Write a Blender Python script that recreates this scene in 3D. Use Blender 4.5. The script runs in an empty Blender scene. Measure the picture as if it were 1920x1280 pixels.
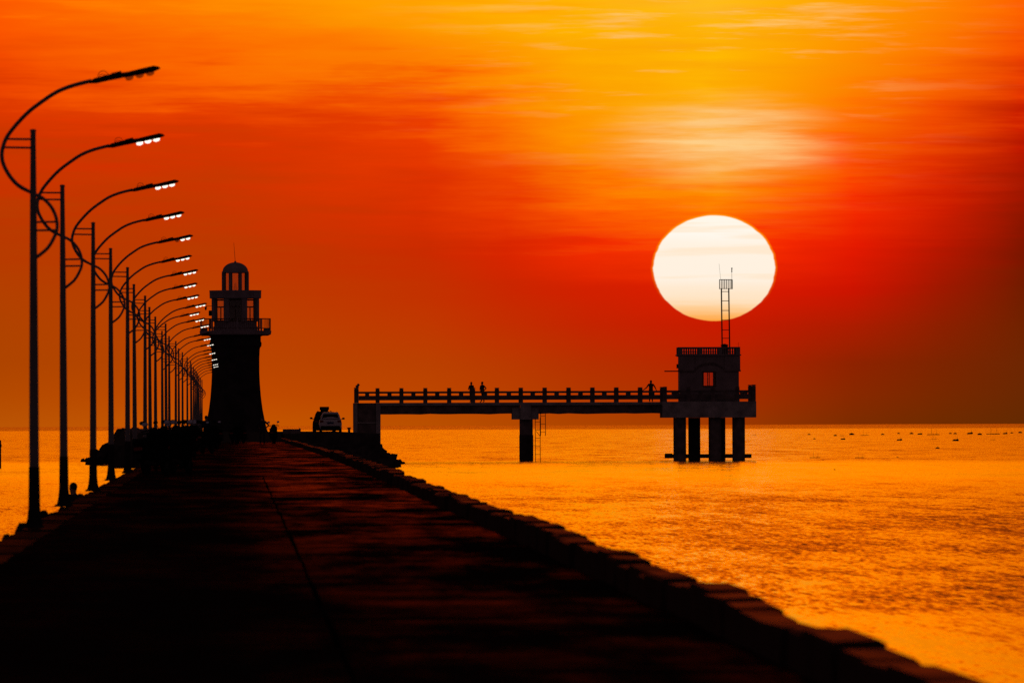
import bpy, bmesh, math, random
from mathutils import Vector, Matrix, noise as mnoise
R = math.radians
random.seed(7)
scene = bpy.context.scene
COL = scene.collection

# ------------------------------------------------------------------ camera
FPX = 24650.0                 # focal length in pixels of the 1920 px wide photograph (sun disc = 0.53 degrees)
CAM_Z = 1.45
VPX, HORY = 437.0, 796.6      # where the breakwater runs to, height of the sea horizon in mid frame
YAW = math.atan((960 - VPX) / FPX); PITCH = math.atan((HORY - 640) / FPX); ROLL = R(-0.2)
CM = Matrix.Rotation(-YAW, 3, 'Z') @ Matrix.Rotation(math.pi/2 + PITCH, 3, 'X') @ Matrix.Rotation(ROLL, 3, 'Z')
cam_d = bpy.data.cameras.new('camera'); cam = bpy.data.objects.new('camera', cam_d); COL.objects.link(cam)
cam.matrix_world = Matrix.Translation((0, 0, CAM_Z)) @ CM.to_4x4()
cam_d.sensor_width = 36.0; cam_d.lens = 36.0 * FPX / 1920.0
cam_d.clip_start = 1.0; cam_d.clip_end = 200000.0
cam_d.dof.use_dof = True; cam_d.dof.focus_distance = 1080.0; cam_d.dof.aperture_fstop = 11.0
scene.camera = cam

def ray(px, py):
    return (CM @ Vector((px - 960, 640 - py, -FPX))).normalized()
def at(px, py, Y):            # the point at distance Y along the breakwater
    d = ray(px, py); return Vector((0, 0, CAM_Z)) + d * (Y / d.y)

# ------------------------------------------------------------------ sky
SUN_PX = (1339.0, 503.0)
sd = ray(*SUN_PX)
SUN_AZ, SUN_EL = math.degrees(math.atan2(sd.x, sd.y)), math.degrees(math.asin(sd.z))
PPD = FPX * math.pi / 180.0   # pixels per degree
def lin(c):
    return tuple(((v/255)/12.92 if v/255 <= .04045 else ((v/255+.055)/1.055)**2.4) for v in c)

world = bpy.data.worlds.new('World'); scene.world = world; world.use_nodes = True
nt = world.node_tree; nt.nodes.clear()
def N(t, **kw):
    n = nt.nodes.new(t)
    for k, v in kw.items(): setattr(n, k, v)
    return n
def put(sock, v):
    if isinstance(v, (int, float)): sock.default_value = v
    elif isinstance(v, (tuple, list)): sock.default_value = v
    else: nt.links.new(v, sock)
def M(op, a, b=0.0, c=0.0, clamp=False):
    n = N('ShaderNodeMath', operation=op, use_clamp=clamp)
    put(n.inputs[0], a); put(n.inputs[1], b); put(n.inputs[2], c)
    return n.outputs[0]
def MR(v, a, b, c=0.0, d=1.0, kind='LINEAR'):
    n = N('ShaderNodeMapRange', interpolation_type=kind)
    put(n.inputs['Value'], v); put(n.inputs['From Min'], a); put(n.inputs['From Max'], b); put(n.inputs['To Min'], c); put(n.inputs['To Max'], d)
    return n.outputs['Result']
def MIX(f, a, b, blend='MIX'):
    n = N('ShaderNodeMix', data_type='RGBA', blend_type=blend)
    put(n.inputs['Factor'], f); put(n.inputs[6], a); put(n.inputs[7], b)
    return n.outputs[2]
def NOISE(x, y, z, scale=1.0, detail=4.0, rough=.55):
    c = N('ShaderNodeCombineXYZ'); put(c.inputs[0], x); put(c.inputs[1], y); put(c.inputs[2], z)
    n = N('ShaderNodeTexNoise'); put(n.inputs['Vector'], c.outputs[0])
    n.inputs['Scale'].default_value = scale; n.inputs['Detail'].default_value = detail; n.inputs['Roughness'].default_value = rough
    return n.outputs[0]
tc = N('ShaderNodeTexCoord'); sep = N('ShaderNodeSeparateXYZ'); nt.links.new(tc.outputs['Generated'], sep.inputs[0])
az = M('MULTIPLY', M('ARCTAN2', sep.outputs[0], sep.outputs[1]), 180/math.pi)
el0 = M('MULTIPLY', M('ARCSINE', sep.outputs[2]), 180/math.pi)
el = M('ABSOLUTE', el0)
# thin cirrus streaks: bend the gradient along long, nearly level wisps (stronger higher up)
s1 = M('SUBTRACT', NOISE(M('MULTIPLY', az, .75), M('MULTIPLY', el, 5.0), 1.7, 1.0, 5.0, .6), .5)
s2 = M('SUBTRACT', NOISE(M('ADD', M('MULTIPLY', az, 1.3), M('MULTIPLY', el, .8)), M('MULTIPLY', el, 19.0), 9.2, 1.0, 4.5, .6), .5)
wamp = MR(el, .35, 1.3, .0, 1.0, 'SMOOTHSTEP')
warp = M('MULTIPLY', wamp, M('ADD', M('MULTIPLY', s1, .52), M('MULTIPLY', s2, .60)))
elw = M('MAXIMUM', M('ADD', el, warp), 0.0)
tt = M('DIVIDE', elw, M('ADD', elw, 1.5))
azw = M('ADD', az, M('MULTIPLY', M('MULTIPLY', s1, wamp), .6))
YS = [797, 740, 680, 610, 540, 470, 400, 330, 265, 200, 130, 60, 0]
def colr(*v): return list(v)
COLS = [   # photo column, colours at the heights YS (sRGB of the photograph), scale of the far sky above
 (-700, [(150,66,4),(146,60,2),(140,54,0),(140,50,0),(140,48,0),(145,45,0),(150,46,0),(165,48,0),(180,52,0),(190,58,0),(205,66,0),(215,76,0),(225,84,0)], .6),
 (0,    [(186,84,4),(180,74,0),(174,68,0),(176,66,0),(180,64,0),(184,60,0),(190,58,0),(200,56,0),(210,56,0),(222,60,0),(240,76,0),(250,86,0),(255,92,0)], .9),
 (400,  [(198,86,0),(192,74,0),(186,70,0),(186,66,0),(186,62,0),(188,58,0),(196,56,0),(206,56,0),(216,56,0),(232,68,0),(252,104,0),(255,122,0),(255,140,0)], 1.0),
 (800,  [(186,80,0),(188,70,0),(186,64,0),(192,56,0),(196,48,0),(202,44,0),(216,48,0),(228,56,0),(236,64,0),(250,98,0),(255,140,0),(255,152,0),(255,168,0)], 1.0),
 (950,  [(180,74,0),(184,64,0),(186,57,0),(194,46,0),(202,38,0),(216,38,0),(234,58,0),(244,82,0),(248,98,0),(255,124,0),(255,156,0),(255,168,0),(255,180,0)], 1.0),
 (1100, [(172,68,0),(178,56,0),(182,48,0),(196,36,0),(210,32,0),(240,44,0),(255,96,0),(255,140,0),(255,150,0),(255,160,0),(255,176,0),(255,182,0),(255,190,6)], 1.0),
 (1340, [(160,58,0),(172,46,0),(182,36,0),(200,26,0),(222,28,0),(255,58,0),(255,122,0),(255,164,0),(255,180,20),(255,182,0),(255,188,4),(255,190,10),(255,196,40)], 1.0),
 (1470, [(142,50,0),(154,43,0),(162,35,0),(186,27,0),(213,24,0),(244,40,0),(253,82,0),(255,122,0),(255,146,6),(255,158,0),(255,170,0),(255,178,4),(255,186,16)], 1.0),
 (1600, [(124,44,0),(136,40,0),(142,34,0),(172,28,0),(204,20,0),(228,26,0),(244,42,0),(252,68,0),(255,100,0),(255,126,0),(255,146,0),(255,160,0),(255,168,0)], 1.0),
 (1760, [(111,43,0),(120,40,0),(125,36,0),(141,31,0),(160,24,0),(182,23,0),(204,30,0),(222,44,0),(234,62,0),(244,84,0),(252,112,0),(255,132,0),(255,142,0)], .95),
 (1920, [(100,42,2),(106,40,2),(110,38,2),(112,34,0),(112,28,0),(124,22,0),(146,22,0),(166,22,0),(182,24,0),(206,36,0),(236,66,0),(250,92,0),(255,104,0)], .85),
 (3000, [(80,36,6),(82,34,4),(84,30,2),(86,28,2),(88,26,2),(94,24,2),(102,24,2),(112,26,2),(122,28,2),(136,34,2),(150,44,2),(160,50,2),(165,56,2)], .55),
]
HIGH = [(2.3, (1.25,.46,.002)), (3.5, (1.6,.45,.0)), (6.0, (1.6,.33,.0)), (10., (1.15,.17,.0)), (18., (.30,.045,.003)), (35., (.07,.036,.018)), (90., (.018,.015,.018))]
BACK = [(0., (.11,.056,.064)), (6., (.10,.055,.068)), (25., (.05,.034,.046)), (90., (.018,.015,.018))]
def ramp(stops):
    n = N('ShaderNodeValToRGB'); cr = n.color_ramp; cr.interpolation = 'LINEAR'
    while len(cr.elements) > 1: cr.elements.remove(cr.elements[-1])
    for i, (e, c) in enumerate(stops):
        p = e / (e + 1.5)
        k = cr.elements[0] if i == 0 else cr.elements.new(p)
        k.position = p; k.color = (*c, 1)
    nt.links.new(tt, n.inputs[0]); return n.outputs[0]
azc, outs = [], []
for x, cs, f in COLS:
    azc.append((x - VPX) / PPD)
    st = [(max(0., (HORY + (960 - x) * .0035 - y) / PPD) if -1 < x < 2000 else max(0, (HORY - y) / PPD), lin(c)) for y, c in zip(YS, cs)]
    outs.append(ramp(st + [(e, tuple(v * f for v in c)) for e, c in HIGH]))
sky = outs[0]
for i in range(1, len(outs)):
    sky = MIX(MR(azw, azc[i-1], azc[i]), sky, outs[i])
# away from the sunset the glow dies down to a dim dusk
dsun = M('ABSOLUTE', M('SUBTRACT', az, SUN_AZ))
back = ramp(BACK)
sky = MIX(MR(dsun, 6., 45., 0., 1., 'SMOOTHSTEP'), sky, back)
# pale wisps above the sun and the bright cloud patch
du = M('SUBTRACT', az, SUN_AZ); dv = M('SUBTRACT', el, SUN_EL)
def gauss(cx, cy, sx, sy):
    a = M('DIVIDE', M('SUBTRACT', az, (cx - VPX)/PPD), sx/PPD); b = M('DIVIDE', M('SUBTRACT', M('ADD', el, M('MULTIPLY', s1, .1)), (HORY + (960 - cx)*.0035 - cy)/PPD), sy/PPD)
    return M('EXPONENT', M('MULTIPLY', M('ADD', M('MULTIPLY', a, a), M('MULTIPLY', b, b)), -1.0))
wis = NOISE(M('ADD', M('MULTIPLY', az, 1.6), 3.1), M('MULTIPLY', el, 20.0), 4.4, 1.0, 5.0, .6)
pg = gauss(1350, 262, 200, 78)
patch = MR(M('MULTIPLY', pg, M('ADD', 1.0, M('MULTIPLY', M('SUBTRACT', wis, .5), 2.6))), .12, 1.25, 0, 1, 'SMOOTHSTEP')
wisp = M('MULTIPLY', MR(wis, .52, .74, 0, 1, 'SMOOTHSTEP'), M('MULTIPLY', gauss(1330, 40, 330, 190), .75))
pale = M('MAXIMUM', patch, wisp)
sky = MIX(pale, sky, (1.0, .66, .27, 1))
sky = MIX(1.0, sky, MIX(M('MULTIPLY', wamp, MR(s2, -.22, .22)), (1., 1., 1., 1), (.97, .74, .6, 1)), 'MULTIPLY')
# the sun itself: flattened by refraction, whiter above, orange where it sinks into the haze
wob = M('MULTIPLY', M('SUBTRACT', NOISE(M('MULTIPLY', az, 3.0), M('MULTIPLY', el, 24.0), 2.0, 1.0, 4.0), .5), .05)
ru = M('DIVIDE', du, 114.0/PPD); rv = M('DIVIDE', dv, 98.5/PPD)
rr = M('ADD', M('SQRT', M('ADD', M('MULTIPLY', ru, ru), M('MULTIPLY', rv, rv))), wob)
band = M('SUBTRACT', NOISE(M('MULTIPLY', az, .9), M('MULTIPLY', el, 16.0), 6.6, 1.0, 3.0), .5)
cr = N('ShaderNodeValToRGB'); e = cr.color_ramp.elements
e[0].position = 0.0; e[0].color = (1., .36, .04, 1); e[1].position = 1.0; e[1].color = (1.02, .93, .80, 1)
for p, c in ((.05, (1, .48, .14)), (.13, (1, .62, .30)), (.22, (1, .78, .55)), (.4, (1, .88, .74)), (.72, (1, .89, .75)), (.82, (1.02, .94, .84))):
    k = e.new(p); k.color = (*c, 1)
put(cr.inputs[0], M('ADD', M('MULTIPLY_ADD', rv, .5, .5), M('MULTIPLY', band, .16)))
sundisc = cr.outputs[0]
rim = M('MULTIPLY', MR(rr, 1.0, 1.05, 1., 0., 'SMOOTHSTEP'), MR(rv, -.7, .6, 0., .8))
sky = MIX(rim, sky, (1., .36, .0, 1))
sky = MIX(MR(rr, .985, 1.012, 1., 0., 'SMOOTHSTEP'), sky, MIX(M('MULTIPLY', MR(band, .02, .16, 0, 1, 'SMOOTHSTEP'), .55), sundisc, (1., .76, .52, 1)))
bg = N('ShaderNodeBackground'); put(bg.inputs[0], sky); bg.inputs[1].default_value = 1.0
nish = N('ShaderNodeTexSky', sky_type='NISHITA'); nish.sun_disc = False
nish.sun_elevation = R(SUN_EL); nish.sun_rotation = R(SUN_AZ); nish.dust_density = 6.0; nish.air_density = 2.0
bg2 = N('ShaderNodeBackground'); put(bg2.inputs[0], nish.outputs[0]); bg2.inputs[1].default_value = 0.003
add = N('ShaderNodeAddShader'); nt.links.new(bg.outputs[0], add.inputs[0]); nt.links.new(bg2.outputs[0], add.inputs[1])
wo = N('ShaderNodeOutputWorld'); nt.links.new(add.outputs[0], wo.inputs[0])

# the setting sun, reddened and weak so low over the sea
sl = bpy.data.lights.new('sun', 'SUN'); sl.energy = 0.00005; sl.angle = R(.53); sl.color = (1.0, .35, .10)
so = bpy.data.objects.new('sun', sl); COL.objects.link(so)
so.rotation_euler = Vector(sd).to_track_quat('Z', 'Y').to_euler()

vs = scene.view_settings
vs.view_transform = 'Standard'; vs.look = 'None'; vs.exposure = 0.0; vs.gamma = 1.0; vs.use_curve_mapping = False
scene.cycles.use_denoising = False
scene.cycles.max_bounces = 6

# ------------------------------------------------------------------ materials
def material(name, base, rough=.8, var=.25, scale=3.0, bump=.3, bump_scale=12.0, spec=.12, metal=0.0, coat=0.0, stretch=(1, 1, 1)):
    m = bpy.data.materials.new(name); m.use_nodes = True; t = m.node_tree
    b = t.nodes['Principled BSDF']; L = t.links.new
    b.inputs['Roughness'].default_value = rough; b.inputs['Metallic'].default_value = metal
    b.inputs['Specular IOR Level'].default_value = spec; b.inputs['Coat Weight'].default_value = coat
    tc = t.nodes.new('ShaderNodeTexCoord'); mp = t.nodes.new('ShaderNodeMapping'); mp.inputs['Scale'].default_value = stretch
    L(tc.outputs['Object'], mp.inputs[0])
    n = t.nodes.new('ShaderNodeTexNoise'); n.inputs['Scale'].default_value = scale; n.inputs['Detail'].default_value = 5; L(mp.outputs[0], n.inputs['Vector'])
    r = t.nodes.new('ShaderNodeValToRGB'); r.color_ramp.elements[0].position = .3; r.color_ramp.elements[1].position = .7
    r.color_ramp.elements[0].color = (*[c*(1-var) for c in base], 1); r.color_ramp.elements[1].color = (*[c*(1+var) for c in base], 1)
    L(n.outputs[0], r.inputs[0]); L(r.outputs[0], b.inputs['Base Color'])
    if bump > 0:
        n2 = t.nodes.new('ShaderNodeTexNoise'); n2.inputs['Scale'].default_value = bump_scale; n2.inputs['Detail'].default_value = 4; L(mp.outputs[0], n2.inputs['Vector'])
        bp = t.nodes.new('ShaderNodeBump'); bp.inputs['Strength'].default_value = bump; bp.inputs['Distance'].default_value = .02
        L(n2.outputs[0], bp.inputs['Height']); L(bp.outputs[0], b.inputs['Normal'])
    return m
def emitter(name, c, s):
    m = bpy.data.materials.new(name); m.use_nodes = True; t = m.node_tree; b = t.nodes['Principled BSDF']
    b.inputs['Base Color'].default_value = (*c, 1); b.inputs['Emission Color'].default_value = (*c, 1); b.inputs['Emission Strength'].default_value = s
    return m
def clear_glass(name, tint, gloss=.12):
    m = bpy.data.materials.new(name); m.use_nodes = True; t = m.node_tree; t.nodes.clear()
    o = t.nodes.new('ShaderNodeOutputMaterial'); tr = t.nodes.new('ShaderNodeBsdfTransparent'); gl = t.nodes.new('ShaderNodeBsdfGlossy')
    tr.inputs[0].default_value = (*tint, 1); gl.inputs['Roughness'].default_value = .05
    mx = t.nodes.new('ShaderNodeMixShader'); mx.inputs[0].default_value = gloss
    t.links.new(tr.outputs[0], mx.inputs[1]); t.links.new(gl.outputs[0], mx.inputs[2]); t.links.new(mx.outputs[0], o.inputs[0])
    return m
MT = dict(
    steel=material('galvanised_steel', (.16,.15,.15), .5, .2, 2.0, .05, 30, metal=.0),
    steel_dark=material('dark_tarred_steel', (.025,.022,.022), .6, .3, 6.0, .1, 30, spec=0.0),
    black=material('black_plastic', (.012,.012,.013), .5, .2, 5.0, .05, 40, spec=0.0),
    lens_lit=emitter('lit_lamp_lens', (1., .93, .80), 1.5),
    lens_off=clear_glass('unlit_lamp_lens', (.55,.55,.5), .1),
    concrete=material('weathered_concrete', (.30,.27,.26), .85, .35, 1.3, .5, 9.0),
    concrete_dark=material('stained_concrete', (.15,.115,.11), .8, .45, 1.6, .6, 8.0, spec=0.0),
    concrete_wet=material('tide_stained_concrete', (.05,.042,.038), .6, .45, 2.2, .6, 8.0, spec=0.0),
    kerb=material('kerb_concrete', (.085,.055,.045), .75, .35, 1.1, .6, 14.0),
    road=None,
    plaster=material('painted_plaster', (.22,.175,.175), .8, .2, 1.1, .25, 10.0),
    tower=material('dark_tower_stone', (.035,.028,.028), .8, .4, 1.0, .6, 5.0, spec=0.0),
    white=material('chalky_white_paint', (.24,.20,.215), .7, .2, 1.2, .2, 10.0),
    rock=material('wet_dark_rock', (.05,.042,.038), .75, .5, 2.4, .9, 6.0, spec=0.0),
    iron=material('rusty_iron', (.09,.045,.03), .7, .4, 9.0, .2, 40),
    glass=clear_glass('lantern_glass', (.86,.84,.70), .03),
    redglass=clear_glass('tinted_window_glass', (.88,.80,.6), .03),
    carwhite=material('white_car_paint', (.50,.46,.48), .35, .03, 1.0, 0, coat=.15),
    cardark=material('dark_car_paint', (.010,.009,.010), .35, .05, 1.0, 0, spec=0.0),
    carglass=material('dark_car_glass', (.004,.004,.005), .08, .05, 1.0, 0),
    red=material('red_tail_lamp_plastic', (.16,.012,.01), .2, .05, 1.0, 0),
    plate=material('blue_number_plate', (.03,.04,.11), .4, .1, 20.0, 0),
    shell=material('black_scooter_shell', (.006,.006,.006), .6, .05, 1.0, 0, spec=0.0),
    rubber=material('tyre_rubber', (.01,.01,.01), .9, .3, 12.0, .3, 60, spec=0.0),
    mirror=material('sky_painted_mirror_glass', (.55,.57,.68), .25, .05, 2.0, 0),  # pale blue base colour paints the reflected sky into the glass
    seat=material('black_vinyl', (.012,.011,.011), .5, .2, 8.0, .1, 60),
    skin=material('skin', (.30,.17,.12), .6, .1, 10.0, .05, 60),
    cloth_a=material('dark_cloth', (.03,.028,.033), .9, .3, 14.0, .3, 80),
    cloth_b=material('navy_cloth', (.022,.024,.04), .9, .3, 14.0, .3, 80),
    cloth_c=material('brown_cloth', (.06,.035,.025), .9, .3, 14.0, .3, 80),
    hair=material('black_hair', (.008,.007,.007), .6, .3, 40.0, .4, 120),
    foam=material('dark_float_plastic', (.03,.022,.018), .7, .4, 4.0, .3, 12),
)

# wet concrete roadway: worn, uneven, glossy in blotches, dimmed left and near as painted shade
def damp_film(name, base_a, base_b, film, tint, rough, mask):
    # dry matt concrete with a damp, spray-polished film over part of it
    m = bpy.data.materials.new(name); m.use_nodes = True; t = m.node_tree; L = t.links.new; t.nodes.clear()
    out = t.nodes.new('ShaderNodeOutputMaterial'); geo = t.nodes.new('ShaderNodeNewGeometry')
    df = t.nodes.new('ShaderNodeBsdfDiffuse'); gl = t.nodes.new('ShaderNodeBsdfGlossy'); mx = t.nodes.new('ShaderNodeMixShader')
    def noise(sc, det, stretch, rg=.55):
        mp = t.nodes.new('ShaderNodeMapping'); mp.inputs['Scale'].default_value = stretch; L(geo.outputs['Position'], mp.inputs[0])
        n = t.nodes.new('ShaderNodeTexNoise'); n.inputs['Scale'].default_value = sc; n.inputs['Detail'].default_value = det; n.inputs['Roughness'].default_value = rg; L(mp.outputs[0], n.inputs['Vector'])
        return n.outputs[0]
    def mr(v, a, b_, c, d):
        n = t.nodes.new('ShaderNodeMapRange'); n.interpolation_type = 'SMOOTHSTEP'; L(v, n.inputs[0])
        for i, q in ((1, a), (2, b_), (3, c), (4, d)): n.inputs[i].default_value = q
        return n.outputs[0]
    def mul(a, b_):
        n = t.nodes.new('ShaderNodeMath'); n.operation = 'MULTIPLY'
        for s_, v in zip(n.inputs, (a, b_)):
            if isinstance(v, (int, float)): s_.default_value = v
            else: L(v, s_)
        return n.outputs[0]
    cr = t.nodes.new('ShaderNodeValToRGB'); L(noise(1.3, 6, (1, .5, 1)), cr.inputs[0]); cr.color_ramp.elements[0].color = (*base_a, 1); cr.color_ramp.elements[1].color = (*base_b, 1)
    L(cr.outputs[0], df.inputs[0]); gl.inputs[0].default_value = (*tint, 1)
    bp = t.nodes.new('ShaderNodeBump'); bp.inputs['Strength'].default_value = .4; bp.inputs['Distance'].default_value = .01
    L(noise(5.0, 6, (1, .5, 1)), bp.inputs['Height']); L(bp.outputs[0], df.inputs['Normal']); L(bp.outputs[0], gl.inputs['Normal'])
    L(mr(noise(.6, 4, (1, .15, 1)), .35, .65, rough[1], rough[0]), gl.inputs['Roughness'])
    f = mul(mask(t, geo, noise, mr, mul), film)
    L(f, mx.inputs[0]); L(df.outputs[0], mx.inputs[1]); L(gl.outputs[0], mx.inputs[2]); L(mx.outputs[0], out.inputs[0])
    return m
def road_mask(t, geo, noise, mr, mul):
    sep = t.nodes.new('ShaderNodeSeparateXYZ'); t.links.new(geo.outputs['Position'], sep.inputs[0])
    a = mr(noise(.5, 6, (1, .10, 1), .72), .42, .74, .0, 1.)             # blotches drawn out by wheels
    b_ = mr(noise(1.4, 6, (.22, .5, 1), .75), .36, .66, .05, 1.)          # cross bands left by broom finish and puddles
    c = mr(sep.outputs[0], -.4, 2.1, .07, 1.)                            # gloss faded to the left, painting in the tower's dark reflection
    d = mr(sep.outputs[1], 80., 300., .10, 1.)                            # gloss faded on the near stretch, painting in cloud shade
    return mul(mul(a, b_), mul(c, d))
def kerb_mask(t, geo, noise, mr, mul):
    sep = t.nodes.new('ShaderNodeSeparateXYZ'); t.links.new(geo.outputs['Normal'], sep.inputs[0])
    return mul(mr(sep.outputs[2], .6, .95, 0., 1.), mr(noise(.5, 5, (1, .6, 1), .65), .3, .7, .3, 1.))
MT['kerb'] = damp_film('spray_wet_kerb', (.03,.02,.017), (.07,.045,.036), .30, (1.,.50,.34), (.35,.5), kerb_mask)
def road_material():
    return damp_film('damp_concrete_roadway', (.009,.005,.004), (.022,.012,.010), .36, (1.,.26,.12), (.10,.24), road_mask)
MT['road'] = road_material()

def sea_material():
    # wavelets as small tilted facets: how steeply they lean varies in long low ripples and in wind lanes across the water
    m = bpy.data.materials.new('rippled_sea'); m.use_nodes = True; t = m.node_tree; L = t.links.new
    b = t.nodes['Principled BSDF']; geo = t.nodes.new('ShaderNodeNewGeometry')
    b.inputs['Base Color'].default_value = (.010,.006,.004,1); b.inputs['IOR'].default_value = 1.333; b.inputs['Roughness'].default_value = .09
    def noise(sc, det, stretch, rough=.55):
        mp = t.nodes.new('ShaderNodeMapping'); mp.inputs['Scale'].default_value = stretch; L(geo.outputs['Position'], mp.inputs[0])
        n = t.nodes.new('ShaderNodeTexNoise'); n.inputs['Scale'].default_value = sc; n.inputs['Detail'].default_value = det; n.inputs['Roughness'].default_value = rough; L(mp.outputs[0], n.inputs['Vector'])
        return n.outputs[0]
    def mth(op, a, c, clamp=False):
        n = t.nodes.new('ShaderNodeMath'); n.operation = op; n.use_clamp = clamp
        for s, v in zip(n.inputs, (a, c)):
            if isinstance(v, (int, float)): s.default_value = v
            else: L(v, s)
        return n.outputs[0]
    sep = t.nodes.new('ShaderNodeSeparateXYZ'); L(geo.outputs['Position'], sep.inputs[0])
    fine = mth('SUBTRACT', noise(9.0, 5, (1, .05, 1), .75), .5)
    mid = mth('SUBTRACT', noise(2.6, 4, (1, .045, 1), .65), .5)
    far = mth('SUBTRACT', noise(.3, 5, (1, .08, 1), .62), .5)
    big = mth('SUBTRACT', noise(.010, 4, (.35, 1, 1), .55), .5)
    # wind lanes by distance from the shore (metres), edges wandering a little
    wy = mth('ADD', sep.outputs[1], mth('MULTIPLY', noise(.02, 3, (1, .3, 1)), 30.))
    wy = mth('ADD', wy, mth('MULTIPLY', sep.outputs[0], .9))
    lg = mth('DIVIDE', mth('LOGARITHM', mth('MAXIMUM', wy, 20.), 10.), 5.0)
    def lane(vals):
        r = t.nodes.new('ShaderNodeValToRGB'); cr = r.color_ramp
        while len(cr.elements) > 1: cr.elements.remove(cr.elements[-1])
        for i, (d, v) in enumerate(vals):
            p = math.log10(d)/5.0; e = cr.elements[0] if i == 0 else cr.elements.new(p)
            e.position = p; e.color = (v, v, v, 1)
        L(lg, r.inputs[0]); return r.outputs[0]
    var = lane(LANE_VAR); mean = lane(LANE_MEAN)
    n_ = mth('ADD', mth('MULTIPLY', fine, 2.2), mth('ADD', mth('MULTIPLY', mid, 1.0), mth('MULTIPLY', far, 1.05)))
    lee = t.nodes.new('ShaderNodeMapRange'); lee.interpolation_type = 'SMOOTHSTEP'; L(mth('ABSOLUTE', sep.outputs[0], 0.), lee.inputs[0])
    for i, v in ((1, 3.), (2, 20.), (3, .55), (4, 1.)): lee.inputs[i].default_value = v
    mean = mth('MULTIPLY', mean, lee.outputs[0])
    tilt = mth('ADD', mth('MULTIPLY', mean, .1), mth('MULTIPLY', mth('MULTIPLY', n_, var), .20))
    tilt = mth('ADD', tilt, mth('MULTIPLY', big, .03))
    tilt = mth('MAXIMUM', tilt, .0085)
    cx = t.nodes.new('ShaderNodeCombineXYZ'); L(mth('MULTIPLY', mid, .06), cx.inputs[0]); L(mth('MULTIPLY', tilt, -1.), cx.inputs[1]); cx.inputs[2].default_value = 1.
    nv = t.nodes.new('ShaderNodeVectorMath'); nv.operation = 'NORMALIZE'; L(cx.outputs[0], nv.inputs[0]); L(nv.outputs[0], b.inputs['Normal'])
    return m
LANE_VAR = [(40,.95),(150,.85),(224,.6),(230,1.0),(560,1.0),(680,.6),(760,.35),(1040,.35),(1120,1.3),(3000,1.5),(7000,1.2),(60000,.5)]
LANE_MEAN = [(40,.60),(150,.50),(200,.30),(224,.24),(230,.80),(420,.72),(560,.60),(680,.40),(780,.28),(1040,.26),(1120,.50),(3000,.40),(8000,.5),(9500,1.0),(60000,1.0)]
MT['sea'] = sea_material()

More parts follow.
